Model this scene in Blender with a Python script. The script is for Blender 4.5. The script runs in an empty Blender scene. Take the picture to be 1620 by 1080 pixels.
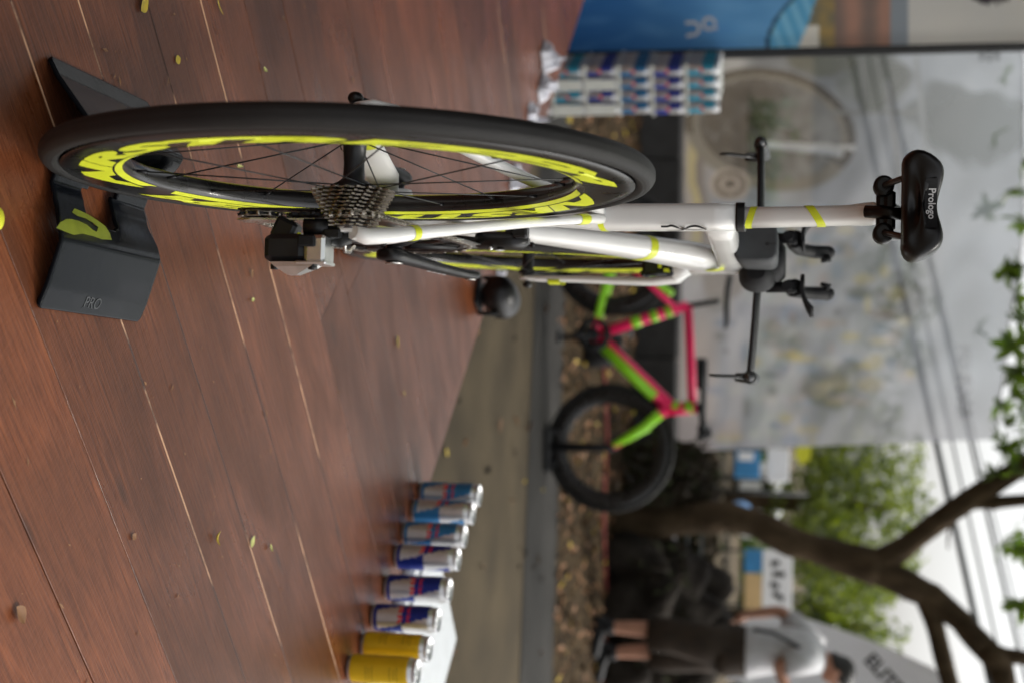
import bpy, bmesh, math, random
from mathutils import Vector, Matrix, Euler, noise
random.seed(7)
PI = math.pi
R = math.radians
SC = bpy.context.scene
COL = SC.collection
GZ = -0.47                                   # street level; the deck top is z = 0

# ------------------------------------------------------------------ camera
CAM = Vector((.2587, -1.5116, .8433)); YAW, PITCH, ROLL, FPX = -.0483, .2085, .0168, 2250.
_f = Vector((math.sin(YAW)*math.cos(PITCH), math.cos(YAW)*math.cos(PITCH), -math.sin(PITCH)))
_r = Vector((math.cos(YAW), -math.sin(YAW), 0)); _u = _r.cross(_f)
RIGHT = math.cos(ROLL)*_r + math.sin(ROLL)*_u
UP = -math.sin(ROLL)*_r + math.cos(ROLL)*_u
cd = bpy.data.cameras.new('camera'); cam = bpy.data.objects.new('camera', cd); COL.objects.link(cam)
# the photograph was taken with the camera turned on its side
ax, ay, az = UP, -RIGHT, -_f
cam.matrix_world = Matrix(((ax.x, ay.x, az.x, CAM.x), (ax.y, ay.y, az.y, CAM.y), (ax.z, ay.z, az.z, CAM.z), (0, 0, 0, 1)))
cd.sensor_width = 36; cd.lens = 50; cd.clip_start = .05; cd.clip_end = 2000
cd.dof.use_dof = True; cd.dof.focus_distance = 1.74; cd.dof.aperture_fstop = 4.0
SC.camera = cam
SC.view_settings.view_transform = 'Standard'; SC.view_settings.look = 'None'
SC.view_settings.gamma = 1; SC.view_settings.use_curve_mapping = False
SC.view_settings.exposure = 1.05
SC.render.engine = 'CYCLES'
SC.cycles.max_bounces = 8; SC.cycles.transparent_max_bounces = 12

# ------------------------------------------------------------------ sky and sun (thin overcast)
SUN_EL, SUN_AZ = R(52), R(62)               # azimuth from +Y towards +X
W = bpy.data.worlds.new('World'); SC.world = W; W.use_nodes = True
nt = W.node_tree; nt.nodes.clear()
sky = nt.nodes.new('ShaderNodeTexSky'); sky.sky_type = 'NISHITA'; sky.sun_disc = False
sky.sun_elevation = SUN_EL; sky.sun_rotation = SUN_AZ; sky.air_density = 1.2; sky.dust_density = 5.0
hs = nt.nodes.new('ShaderNodeHueSaturation'); hs.inputs['Saturation'].default_value = .16; hs.inputs['Value'].default_value = 1.0
bg = nt.nodes.new('ShaderNodeBackground'); bg.inputs['Strength'].default_value = .14
wo = nt.nodes.new('ShaderNodeOutputWorld')
nt.links.new(sky.outputs[0], hs.inputs['Color']); nt.links.new(hs.outputs[0], bg.inputs[0]); nt.links.new(bg.outputs[0], wo.inputs[0])
sl = bpy.data.lights.new('sun', 'SUN'); sl.energy = 1.4; sl.angle = R(6); sl.color = (1, .95, .87)
so = bpy.data.objects.new('sun', sl); COL.objects.link(so)
_sd = Vector((math.sin(SUN_AZ)*math.cos(SUN_EL), math.cos(SUN_AZ)*math.cos(SUN_EL), math.sin(SUN_EL)))
so.rotation_euler = _sd.to_track_quat('Z', 'Y').to_euler(); so.location = (5, 4, 8)

# ------------------------------------------------------------------ helpers: where things stand
def at(u, v, axis, val):
    """real place on the plane axis = val seen at photo pixel (u, v)"""
    d = _f + RIGHT*((v-540)/FPX) + UP*((u-810)/FPX)
    return CAM + d*((val-CAM[axis])/d[axis])
def atY(u, v, y): return at(u, v, 1, y)
def atZ(u, v, z): return at(u, v, 2, z)

# ------------------------------------------------------------------ materials
def mat(name, col, rough=.6, metal=0., spec=.5, var=.0, scale=8., bump=0., bscale=60., coat=0., sheen=0., stretch=None, trans=0., rvar=0., col2=None, objrand=0.):
    m = bpy.data.materials.new(name); m.use_nodes = True
    n = m.node_tree; b = n.nodes['Principled BSDF']
    b.inputs['Roughness'].default_value = rough; b.inputs['Metallic'].default_value = metal
    b.inputs['Specular IOR Level'].default_value = spec; b.inputs['Coat Weight'].default_value = coat
    b.inputs['Sheen Weight'].default_value = sheen
    if trans: b.inputs['Transmission Weight'].default_value = trans
    c = (*col, 1)
    b.inputs['Base Color'].default_value = c
    tc = n.nodes.new('ShaderNodeTexCoord'); src = tc.outputs['Object']
    if stretch:
        mp = n.nodes.new('ShaderNodeMapping'); mp.inputs['Scale'].default_value = stretch
        n.links.new(src, mp.inputs[0]); src = mp.outputs[0]
    if var or col2 or rvar:
        nz = n.nodes.new('ShaderNodeTexNoise'); nz.inputs['Scale'].default_value = scale; nz.inputs['Detail'].default_value = 5
        n.links.new(src, nz.inputs['Vector'])
        if var or col2:
            mr = n.nodes.new('ShaderNodeMapRange'); mr.inputs[1].default_value = .3; mr.inputs[2].default_value = .7
            n.links.new(nz.outputs['Fac'], mr.inputs[0])
            mx = n.nodes.new('ShaderNodeMix'); mx.data_type = 'RGBA'
            a = tuple(x*(1-var) for x in col); d = col2 or tuple(min(1, x*(1+var)) for x in col)
            mx.inputs[6].default_value = (*a, 1); mx.inputs[7].default_value = (*d, 1)
            n.links.new(mr.outputs[0], mx.inputs[0]); out = mx.outputs[2]
            if objrand:
                oi = n.nodes.new('ShaderNodeObjectInfo'); h = n.nodes.new('ShaderNodeHueSaturation')
                m2 = n.nodes.new('ShaderNodeMapRange'); m2.inputs[3].default_value = 1-objrand; m2.inputs[4].default_value = 1+objrand
                n.links.new(oi.outputs['Random'], m2.inputs[0]); n.links.new(m2.outputs[0], h.inputs['Value'])
                n.links.new(out, h.inputs['Color']); out = h.outputs[0]
            n.links.new(out, b.inputs['Base Color'])
        if rvar:
            m3 = n.nodes.new('ShaderNodeMapRange'); m3.inputs[1].default_value = .3; m3.inputs[2].default_value = .7
            m3.inputs[3].default_value = max(0, rough-rvar); m3.inputs[4].default_value = min(1, rough+rvar)
            n.links.new(nz.outputs['Fac'], m3.inputs[0]); n.links.new(m3.outputs[0], b.inputs['Roughness'])
    if bump:
        nb = n.nodes.new('ShaderNodeTexNoise'); nb.inputs['Scale'].default_value = bscale; nb.inputs['Detail'].default_value = 6
        bp = n.nodes.new('ShaderNodeBump'); bp.inputs['Strength'].default_value = bump; bp.inputs['Distance'].default_value = .01
        n.links.new(src, nb.inputs['Vector']); n.links.new(nb.outputs['Fac'], bp.inputs['Height']); n.links.new(bp.outputs[0], b.inputs['Normal'])
    return m

M = {}
M['white'] = mat('frame_white', (.78, .77, .74), .28, coat=.4, var=.03, scale=14)
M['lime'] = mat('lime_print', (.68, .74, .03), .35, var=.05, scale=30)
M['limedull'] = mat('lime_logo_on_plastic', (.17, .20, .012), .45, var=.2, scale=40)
M['tyre'] = mat('tyre_rubber', (.012, .011, .010), .62, spec=.3, var=.35, scale=9, bump=.15, bscale=500)
M['carbon'] = mat('carbon_rim', (.011, .010, .010), .3, coat=.2, spec=.4, var=.3, scale=25, rvar=.08)
M['black'] = mat('satin_black', (.009, .009, .010), .42, spec=.35, var=.3, scale=30, rvar=.1)
M['matt'] = mat('matt_black', (.008, .008, .009), .65, spec=.3, var=.3, scale=50)
M['gloss'] = mat('gloss_black', (.005, .004, .004), .34, spec=.35)
M['boxgrey'] = mat('storage_box_grey', (.030, .033, .036), .55, var=.15, scale=40, bump=.05, bscale=300)
M['steel'] = mat('steel', (.52, .50, .47), .3, metal=1, var=.25, scale=60, rvar=.12)
M['cass'] = mat('cassette_steel', (.30, .26, .22), .34, metal=1, var=.4, scale=120, rvar=.15)
M['chain'] = mat('chain_steel', (.34, .31, .27), .32, metal=1, var=.4, scale=200)
M['alu'] = mat('polished_alloy', (.72, .73, .72), .32, metal=1, var=.15, scale=40)
M['darkmetal'] = mat('dark_alloy', (.10, .10, .105), .3, metal=.8, var=.2, scale=40)
M['spoke'] = mat('black_spoke', (.012, .012, .012), .35)
M['text'] = mat('printed_black', (.01, .01, .01), .5)
M['logowhite'] = mat('logo_white', (.85, .87, .9), .5)
M['wtext'] = mat('printed_white', (.55, .55, .55), .5)
M['stand'] = mat('stand_plastic', (.004, .005, .007), .13, coat=0., spec=.10, bump=.02, bscale=160, var=.35, scale=14, rvar=.1)

def deck_material():
    m = bpy.data.materials.new('stained_plank'); m.use_nodes = True; n = m.node_tree; L = n.links
    b = n.nodes['Principled BSDF']; N = n.nodes.new
    tc = N('ShaderNodeTexCoord'); oi = N('ShaderNodeObjectInfo')
    add = N('ShaderNodeVectorMath'); add.operation = 'ADD'
    cmb = N('ShaderNodeCombineXYZ'); mul = N('ShaderNodeMath'); mul.operation = 'MULTIPLY'; mul.inputs[1].default_value = 37.
    L.new(oi.outputs['Random'], mul.inputs[0]); L.new(mul.outputs[0], cmb.inputs[0]); L.new(mul.outputs[0], cmb.inputs[1])
    L.new(tc.outputs['Object'], add.inputs[0]); L.new(cmb.outputs[0], add.inputs[1])
    def noise_(sc, det, stretch, dist=0.):
        mp = N('ShaderNodeMapping'); mp.inputs['Scale'].default_value = stretch; L.new(add.outputs[0], mp.inputs[0])
        z = N('ShaderNodeTexNoise'); z.inputs['Scale'].default_value = sc; z.inputs['Detail'].default_value = det; z.inputs['Distortion'].default_value = dist
        L.new(mp.outputs[0], z.inputs['Vector']); return z.outputs['Fac']
    def rng(s, a, c, lo, hi):
        r = N('ShaderNodeMapRange'); r.inputs[1].default_value = a; r.inputs[2].default_value = c
        r.inputs[3].default_value = lo; r.inputs[4].default_value = hi; L.new(s, r.inputs[0]); return r.outputs[0]
    def mixc(f, a, c, blend='MIX'):
        x = N('ShaderNodeMix'); x.data_type = 'RGBA'; x.blend_type = blend
        if isinstance(f, float): x.inputs[0].default_value = f
        else: L.new(f, x.inputs[0])
        for i, s in ((6, a), (7, c)):
            if isinstance(s, tuple): x.inputs[i].default_value = (*s, 1)
            else: L.new(s, x.inputs[i])
        return x.outputs[2]
    grain = noise_(9, 8, (1.1, 26, 1), 1.2)            # long fibres
    cloud = noise_(3.2, 6, (1, 2.4, 1), .6)            # patchy stain
    saw = noise_(120, 3, (2.4, .35, 1))                # saw marks across the board
    c = mixc(rng(grain, .35, .68, 0, 1), (.095, .024, .008), (.21, .064, .024))
    c = mixc(rng(cloud, .42, .62, 0, 1), c, mixc(.55, c, (.070, .025, .013)))
    c = mixc(rng(saw, .4, .62, 0, .13), c, (.20, .075, .034))
    knot = N('ShaderNodeTexVoronoi'); mpk = N('ShaderNodeMapping'); mpk.inputs['Scale'].default_value = (1.2, 4.2, 1)
    L.new(add.outputs[0], mpk.inputs[0]); L.new(mpk.outputs[0], knot.inputs['Vector']); knot.inputs['Scale'].default_value = 2.2
    c = mixc(rng(knot.outputs['Distance'], .02, .10, .7, 0), c, (.045, .017, .010))
    h = N('ShaderNodeHueSaturation'); L.new(c, h.inputs['Color'])
    L.new(rng(oi.outputs['Random'], 0, 1, .74, 1.20), h.inputs['Value'])
    L.new(h.outputs[0], b.inputs['Base Color'])
    L.new(rng(cloud, .3, .7, .24, .42), b.inputs['Roughness'])
    b.inputs['Specular IOR Level'].default_value = .22
    ht = N('ShaderNodeMath'); ht.operation = 'ADD'; L.new(rng(grain, 0, 1, 0, .7), ht.inputs[0]); L.new(rng(saw, 0, 1, 0, .22), ht.inputs[1])
    bp = N('ShaderNodeBump'); bp.inputs['Strength'].default_value = .28; bp.inputs['Distance'].default_value = .004
    L.new(ht.outputs[0], bp.inputs['Height']); L.new(bp.outputs[0], b.inputs['Normal'])
    # plank edge: stain worn off in places, bare wood showing
    e = bpy.data.materials.new('plank_edge'); e.use_nodes = True; n2 = e.node_tree; b2 = n2.nodes['Principled BSDF']
    t2 = n2.nodes.new('ShaderNodeTexCoord'); o2 = n2.nodes.new('ShaderNodeObjectInfo'); v2 = n2.nodes.new('ShaderNodeVectorMath'); v2.operation = 'ADD'
    k2 = n2.nodes.new('ShaderNodeMath'); k2.operation = 'MULTIPLY'; k2.inputs[1].default_value = 23.; n2.links.new(o2.outputs['Random'], k2.inputs[0])
    n2.links.new(t2.outputs['Object'], v2.inputs[0]); n2.links.new(k2.outputs[0], v2.inputs[1])
    z2 = n2.nodes.new('ShaderNodeTexNoise'); z2.inputs['Scale'].default_value = 2.6; z2.inputs['Detail'].default_value = 9; z2.inputs['Roughness'].default_value = .6
    n2.links.new(v2.outputs[0], z2.inputs['Vector'])
    rp = n2.nodes.new('ShaderNodeMapRange'); rp.inputs[1].default_value = .50; rp.inputs[2].default_value = .56; n2.links.new(z2.outputs['Fac'], rp.inputs[0])
    x2 = n2.nodes.new('ShaderNodeMix'); x2.data_type = 'RGBA'; x2.inputs[6].default_value = (.04, .016, .01, 1); x2.inputs[7].default_value = (.52, .30, .17, 1)
    n2.links.new(rp.outputs[0], x2.inputs[0]); n2.links.new(x2.outputs[2], b2.inputs['Base Color']); b2.inputs['Roughness'].default_value = .7
    return m, e
M['plank'], M['edge'] = deck_material()
M['concrete'] = mat('street_concrete', (.075, .058, .036), .9, spec=.12, var=.35, scale=2.5, bump=.35, bscale=45, rvar=.08)
M['asphalt'] = mat('asphalt', (.032, .030, .027), .9, spec=.15, var=.25, scale=3, bump=.4, bscale=150)
M['soil'] = mat('leafy_soil', (.032, .021, .011), .95, spec=.1, var=.5, scale=9, bump=.8, bscale=40, col2=(.07, .046, .022))
M['stone'] = mat('ledge_stone', (.050, .048, .047), .9, spec=.15, var=.2, scale=6, bump=.3, bscale=50)
M['rock'] = mat('dark_boulder', (.014, .010, .007), .95, spec=.1, var=.6, scale=4, bump=1., col2=(.035, .03, .025), bscale=14)
M['bark'] = mat('bark', (.060, .041, .024), .95, spec=.15, var=.45, scale=9, bump=.9, bscale=30, stretch=(1, 1, .5))
def leafy(name, col, t=.35):
    m = mat(name, col, .45, var=.35, scale=3, objrand=.2); n = m.node_tree; b = n.nodes['Principled BSDF']; o = n.nodes['Material Output']
    tr = n.nodes.new('ShaderNodeBsdfTranslucent'); tr.inputs[0].default_value = (col[0]*2.2, col[1]*2.2, col[2]*1.2, 1)
    x = n.nodes.new('ShaderNodeMixShader'); x.inputs[0].default_value = t
    n.links.new(b.outputs[0], x.inputs[1]); n.links.new(tr.outputs[0], x.inputs[2]); n.links.new(x.outputs[0], o.inputs[0]); return m
M['leafgreen'] = leafy('leaf_green', (.065, .105, .014)); M['leafdark'] = leafy('leaf_deep_green', (.05, .09, .015))
M['leafyellow'] = mat('fallen_leaf_yellow', (.55, .40, .03), .6, var=.3, scale=40)
M['leafpale'] = mat('fallen_leaf_pale_green', (.50, .50, .16), .6, var=.2, scale=40)
M['leafbrown'] = mat('fallen_leaf_brown', (.20, .09, .032), .7, var=.35, scale=40)
M['foam'] = mat('white_foam', (.74, .76, .78), .55, var=.04, scale=20, bump=.1, bscale=160)
M['wrap'] = mat('crumpled_plastic', (.68, .68, .74), .2, var=.2, scale=30, spec=.7)
M['pink'] = mat('pink_paint', (.92, .015, .13), .42)
M['green'] = mat('neon_green_paint', (.33, .78, .02), .4)
M['skin'] = mat('skin', (.40, .20, .13), .55, var=.1, scale=20)
M['shirt'] = mat('grey_white_cotton', (.52, .52, .54), .9, var=.1, scale=16, bump=.3, bscale=25, sheen=.2)
M['shorts'] = mat('dark_brown_cotton', (.024, .014, .007), .9, var=.3, scale=12, bump=.3, bscale=20)
M['hair'] = mat('black_hair', (.012, .010, .009), .5, bump=.4, bscale=150)
M['flagwhite'] = mat('white_flag_cloth', (.80, .80, .85), .8, var=.05, scale=4)
M['blue'] = mat('blue_print', (.035, .20, .42), .6, var=.15, scale=4)
M['tan'] = mat('tan_board', (.55, .38, .18), .7, var=.1, scale=4)
M['boardwhite'] = mat('white_board', (.78, .78, .78), .6, var=.05, scale=4)
M['wire'] = mat('cable_black', (.015, .02, .02), .6)
M['yelcan'] = mat('yellow_can', (.72, .47, .015), .34, metal=.35, var=.06, scale=30)
M['cansilver'] = mat('can_silver', (.62, .62, .63), .3, metal=.7, var=.06, scale=30)
M['canblue'] = mat('can_dark_blue', (.012, .03, .25), .32, metal=.4)
M['cansky'] = mat('can_sky_blue', (.035, .19, .42), .32, metal=.4)
M['canred'] = mat('can_red', (.62, .02, .03), .4)
M['carton'] = mat('carton_white', (.72, .73, .68), .5, var=.05, scale=12, coat=.3)
M['teal'] = mat('carton_teal', (.03, .33, .50), .45, coat=.3)
M['navy'] = mat('carton_navy', (.02, .04, .30), .45, coat=.3)
M['red'] = mat('carton_red', (.70, .10, .08), .45)
M['cord'] = mat('red_cord', (.22, .035, .03), .8)
M['raw'] = mat('yellow_sticker', (.62, .62, .03), .5)

# ------------------------------------------------------------------ mesh builder
class MB:
    def __init__(s): s.v = []; s.f = []; s.mi = []; s.sm = []
    def quadring(s, rings, closed=True, cap=True, mi=0, smooth=True, loop=False):
        o = len(s.v); k = len(rings[0])
        for r in rings: s.v += [tuple(p) for p in r]
        nr = len(rings)
        for i in range(nr if loop else nr-1):
            a, b = o+i*k, o+((i+1) % nr)*k
            for j in range(k if closed else k-1):
                j2 = (j+1) % k
                s.f.append((a+j, a+j2, b+j2, b+j)); s.mi.append(mi); s.sm.append(smooth)
        if cap and closed and not loop:
            s.f.append(tuple(range(o, o+k))[::-1]); s.mi.append(mi); s.sm.append(False)
            e = o+(nr-1)*k
            s.f.append(tuple(range(e, e+k))); s.mi.append(mi); s.sm.append(False)
        return s
    def box(s, c, size, rot=None, mi=0, bev=0.):
        hx, hy, hz = [x/2 for x in size]; c = Vector(c)
        rot = rot or Matrix.Identity(3)
        if bev:
            b = min(bev, hx*.9, hy*.9, hz*.9)
            def ring(z, i): return [c+rot@Vector(p) for p in ((-hx+i, -hy+b+0, z), (-hx+b, -hy+i, z), (hx-b, -hy+i, z), (hx-i, -hy+b, z), (hx-i, hy-b, z), (hx-b, hy-i, z), (-hx+b, hy-i, z), (-hx+i, hy-b, z))]
            return s.quadring([ring(-hz, b*.6), ring(-hz+b, 0), ring(hz-b, 0), ring(hz, b*.6)], mi=mi, smooth=False)
        o = len(s.v)
        for z in (-hz, hz):
            for x, y in ((-hx, -hy), (hx, -hy), (hx, hy), (-hx, hy)): s.v.append(tuple(c+rot@Vector((x, y, z))))
        for f in ((3, 2, 1, 0), (4, 5, 6, 7), (0, 1, 5, 4), (1, 2, 6, 5), (2, 3, 7, 6), (3, 0, 4, 7)):
            s.f.append(tuple(o+i for i in f)); s.mi.append(mi); s.sm.append(False)
        return s
    def tube(s, pts, rad, k=10, mi=0, flat=1., up=(0, 0, 1), cap=True):
        """tube through pts; rad one value or one per point; flat squeezes the side axis"""
        pts = [Vector(p) for p in pts]; n = len(pts)
        if not isinstance(rad, (list, tuple)): rad = [rad]*n
        rings = []; prev = None
        for i in range(n):
            d = (pts[min(i+1, n-1)]-pts[max(i-1, 0)]).normalized()
            if prev is None:
                a = Vector(up); a = (a - d*a.dot(d))
                if a.length < 1e-4: a = Vector((1, 0, 0)) - d*d.x
                a.normalize()
            else:
                a = prev - d*prev.dot(d); a.normalize()
            prev = a; b = d.cross(a)
            rings.append([pts[i] + a*(rad[i]*math.cos(2*PI*j/k)) + b*(rad[i]*flat*math.sin(2*PI*j/k)) for j in range(k)])
        return s.quadring(rings, cap=cap, mi=mi)
    def lathe(s, prof, axis='x', c=(0, 0, 0), k=32, mi=0, cap=False, loop=False):
        """prof: (along axis, radius)"""
        rings = []
        for h, r in prof:
            ring = []
            for j in range(k):
                a = 2*PI*j/k; p = (r*math.cos(a), r*math.sin(a))
                q = {'x': (h, p[0], p[1]), 'y': (p[1], h, p[0]), 'z': (p[0], p[1], h)}[axis]
                ring.append((q[0]+c[0], q[1]+c[1], q[2]+c[2]))
            rings.append(ring)
        return s.quadring(rings, cap=cap, mi=mi, loop=loop)
    def ell(s, c, r, k=14, n=9, mi=0, rot=None):
        c = Vector(c); rot = rot or Matrix.Identity(3); rings = []
        for i in range(n+1):
            t = PI*(i+.02)/(n+.04)
            rings.append([c+rot@Vector((r[0]*math.sin(t)*math.cos(2*PI*j/k), r[1]*math.sin(t)*math.sin(2*PI*j/k), -r[2]*math.cos(t))) for j in range(k)])
        return s.quadring(rings, mi=mi)
    def poly(s, pts, mi=0):
        o = len(s.v); s.v += [tuple(p) for p in pts]; s.f.append(tuple(range(o, o+len(pts)))); s.mi.append(mi); s.sm.append(False); return s
    def prism(s, pts2, fn, a, b, mi=0):
        """2D outline pushed through fn(x, y, depth) from depth a to b"""
        A = [fn(x, y, a) for x, y in pts2]; B = [fn(x, y, b) for x, y in pts2]
        return s.quadring([A, B], mi=mi, smooth=False)
    def mesh(s, name, mats):
        me = bpy.data.meshes.new(name); me.from_pydata(s.v, [], s.f)
        for m_ in (mats if isinstance(mats, (list, tuple)) else [mats]): me.materials.append(m_)
        me.polygons.foreach_set('material_index', s.mi); me.polygons.foreach_set('use_smooth', s.sm)
        me.validate(); me.update()
        bm = bmesh.new(); bm.from_mesh(me); bmesh.ops.recalc_face_normals(bm, faces=bm.faces); bm.to_mesh(me); bm.free()
        return me
    def build(s, name, mats, parent=None, loc=None):
        return obj(name, s.mesh(name, mats), parent, loc)

def obj(name, data, parent=None, loc=None):
    o = bpy.data.objects.new(name, data); COL.objects.link(o)
    if parent is not None: o.parent = parent
    if loc is not None: o.location = loc
    return o
def tag(o, label=None, cat=None, group=None, kind=None):
    for k, x in (('label', label), ('category', cat), ('group', group), ('kind', kind)):
        if x: o[k] = x
    return o
def thing(name, label, cat, loc=(0, 0, 0), rz=0, group=None):
    o = bpy.data.objects.new(name, None); COL.objects.link(o); o.location = loc; o.rotation_euler = (0, 0, rz)
    return tag(o, label, cat, group)
def copy_tree(o, parent=None):
    c = o.copy(); COL.objects.link(c); c.parent = parent
    for ch in list(o.children): copy_tree(ch, c)
    return c
def rnd(a, b): return random.uniform(a, b)
def smooth(a, b, x):
    t = max(0, min(1, (x-a)/(b-a))); return t*t*(3-2*t)

def text_mesh(body, size=1., shear=0., bold=0., cuts=0, sx=1.):
    """flat lettering as a mesh in the xy plane, baseline at y = 0, starting at x = 0"""
    cu = bpy.data.curves.new('lettering', 'FONT'); cu.body = body; cu.size = size; cu.shear = shear; cu.offset = bold
    cu.fill_mode = 'FRONT'; cu.resolution_u = 4
    o = bpy.data.objects.new('lettering', cu); COL.objects.link(o)
    dg = bpy.context.evaluated_depsgraph_get(); me = bpy.data.meshes.new_from_object(o.evaluated_get(dg))
    bpy.data.objects.remove(o); bpy.data.curves.remove(cu); me.materials.clear()
    bm = bmesh.new(); bm.from_mesh(me)
    xs = [v.co.x for v in bm.verts]; x0, x1 = min(xs), max(xs)
    for v in bm.verts: v.co.x = (v.co.x-x0)*sx
    w = (x1-x0)*sx
    for i in range(1, cuts):
        bmesh.ops.bisect_plane(bm, geom=bm.verts[:]+bm.edges[:]+bm.faces[:], plane_co=(w*i/cuts, 0, 0), plane_no=(1, 0, 0))
    bm.to_mesh(me); bm.free()
    return me, w
def lettering(name, body, m, fn, parent=None, size=1., shear=0., bold=0., cuts=0, sx=1., width=None, deep=0.):
    me, w = text_mesh(body, size, shear, bold, cuts, sx)
    k = (width/w) if width else 1.
    for v in me.vertices: v.co = fn(v.co.x*k, v.co.y)
    me.materials.append(m); me.update()
    if deep:
        bm = bmesh.new(); bm.from_mesh(me)
        g = bmesh.ops.extrude_face_region(bm, geom=bm.faces[:]); d = Vector(deep)
        for e in g['geom']:
            if isinstance(e, bmesh.types.BMVert): e.co += d
        bmesh.ops.recalc_face_normals(bm, faces=bm.faces); bm.to_mesh(me); bm.free()
    return obj(name, me, parent)

# ================================================================== SETTING
sheet = lambda name, pts, m, z, kind='structure': tag(MB().poly([(x, y, z) for x, y in pts]).build(name, m), kind=kind)
sheet('street', [(-300, -100), (300, -100), (300, 500), (-300, 500)], M['concrete'], GZ)
sheet('asphalt_strip', [(-9, 6.10), (9, 4.30), (9, 5.75), (-9, 6.35)][:0] or [(-9, 5.75), (9, 4.55), (9, 5.55), (-9, 6.45)], M['asphalt'], GZ+.004)
sheet('leaf_bed', [(-9, 6.46), (9, 5.56), (9, 9.6), (-9, 9.6)], M['soil'], GZ+.004)

# deck: stained planks running at 40 degrees to the bicycle, their ends making the front edge
DA = R(40.4); T = Vector((math.cos(DA), math.sin(DA), 0)); NN = Vector((-math.sin(DA), math.cos(DA), 0)); TEND = 1.375
def dk(t, n, z=0.): return T*t + NN*n + Vector((0, 0, z))
base = MB(); rotD = Matrix.Rotation(DA, 3, 'Z')
base.box(dk((TEND-1.8)/2-.01, 1.55, (GZ-.03)/2-.012), (TEND+1.8-.04, 5.0, -GZ-.046), rotD)
deck = tag(base.build('deck', M['plank']), kind='structure')
seams = [-.79, -.64, -.49, -.325, -.175, -.015, .118, .28, .432, .575, .722, .872]
while seams[-1] < 3.9: seams.append(seams[-1]+rnd(.142, .156))
def plank(n0, n1, t0, t1, z, raw):
    g = .0008; w = n1-n0-2*g; L = t1-t0-.0012; ch = .0016 if raw else .0007; th = .028
    prof = [(-w/2, -th), (-w/2, -ch*.7), (-w/2+ch, 0), (w/2-.0006, 0), (w/2, -.0008), (w/2, -th)]
    m = MB(); o = 0
    A = [(-L/2, y, zz) for y, zz in prof]; B = [(L/2, y, zz) for y, zz in prof]
    m.v = A+B; k = len(prof)
    for j in range(k):
        m.f.append((j, (j+1) % k, k+(j+1) % k, k+j)); m.mi.append(1 if j == 1 and raw else 0); m.sm.append(False)
    m.f += [tuple(range(k))[::-1], tuple(range(k, 2*k))]; m.mi += [0, 0]; m.sm += [False, False]
    ob = m.build('plank', [M['plank'], M['edge']], deck)
    ob.location = dk((t0+t1)/2, (n0+n1)/2, z); ob.rotation_euler = (0, 0, DA)
for i in range(len(seams)-1):
    n0, n1 = seams[i], seams[i+1]
    raw = n0 in (-.015, .28, .432, .118) or (n0 > .5 and random.random() < .15)
    z = rnd(-.0010, .0)
    if abs(n0-.575) < .01: cutsT = [-1.75, .638, TEND]
    elif abs(n0-.722) < .01: cutsT = [-1.75, .688, TEND]
    elif n0 > 1.1: cutsT = [-1.75, rnd(-.3, 1.0), TEND]
    else: cutsT = [-1.75, TEND+rnd(-.004, .004)]
    for a, b in zip(cutsT[:-1], cutsT[1:]): plank(n0, n1, a, b, z, raw)

# stone ledge behind the second bicycle
w = thing('stone_ledge', 'low grey stone ledge running under the photo banner', 'wall', (0, 9.25, GZ))
for i in range(9):
    m = MB().box((-5.4+i*.75+.375, rnd(-.01, .01), .16), (.742, .3, .32+rnd(-.006, .006)), bev=.012)
    m.build('stone', M['stone'], w)

# photo banner: a printed mesh cloth, thin enough to let the leaves behind show through
def s2l(c): return tuple((x/255/12.92 if x/255 <= .04045 else ((x/255+.055)/1.055)**2.4) for x in c)
def print_material(name, attr, trans, scale=1.):
    m = bpy.data.materials.new(name); m.use_nodes = True; n = m.node_tree; L = n.links; n.nodes.clear(); N = n.nodes.new
    a = N('ShaderNodeAttribute'); a.attribute_name = attr
    d = N('ShaderNodeBsdfDiffuse'); t = N('ShaderNodeBsdfTranslucent'); L.new(a.outputs['Color'], d.inputs[0]); L.new(a.outputs['Color'], t.inputs[0])
    x = N('ShaderNodeMixShader'); x.inputs[0].default_value = .35; L.new(d.outputs[0], x.inputs[1]); L.new(t.outputs[0], x.inputs[2])
    o = N('ShaderNodeOutputMaterial')
    if trans:
        tr = N('ShaderNodeBsdfTransparent'); y = N('ShaderNodeMixShader'); y.inputs[0].default_value = trans
        L.new(x.outputs[0], y.inputs[1]); L.new(tr.outputs[0], y.inputs[2]); L.new(y.outputs[0], o.inputs[0])
    else: L.new(x.outputs[0], o.inputs[0])
    return m
def printed_cloth(name, nu, nv, place, colour, m, parent, gain):
    me = bpy.data.meshes.new(name); v = []; c = []
    for i in range(nu+1):
        for j in range(nv+1):
            p, (a, b) = place(i/nu, j/nv); v.append(tuple(p)); c.append(colour(a, b))
    f = [(i*(nv+1)+j, (i+1)*(nv+1)+j, (i+1)*(nv+1)+j+1, i*(nv+1)+j+1) for i in range(nu) for j in range(nv)]
    me.from_pydata(v, [], f); me.materials.append(m); me.polygons.foreach_set('use_smooth', [True]*len(f))
    ca = me.color_attributes.new('print', 'FLOAT_COLOR', 'POINT'); flat = []
    for x in c: flat += [min(.9, y*gain) for y in s2l(x)]+[1]
    ca.data.foreach_set('color', flat); me.update()
    return obj(name, me, parent)
def mixl(a, b, t): t = max(0, min(1, t)); return tuple(p+(q-p)*t for p, q in zip(a, b))
def N2(x, y, s): return noise.noise(Vector((x*s, y*s, 3.1)))
BY = 9.42
blobs = []
rb = random.Random(5)
for _ in range(120):
    u = rb.uniform(1135, 1440); v = rb.uniform(330, 700)
    k = rb.choice([(206, 184, 120), (212, 190, 140), (126, 142, 168), (150, 168, 190), (118, 118, 116), (196, 176, 166), (208, 206, 200), (104, 108, 112)])
    blobs.append((u, v, rb.uniform(5, 22), rb.uniform(4, 16), k))
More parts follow.
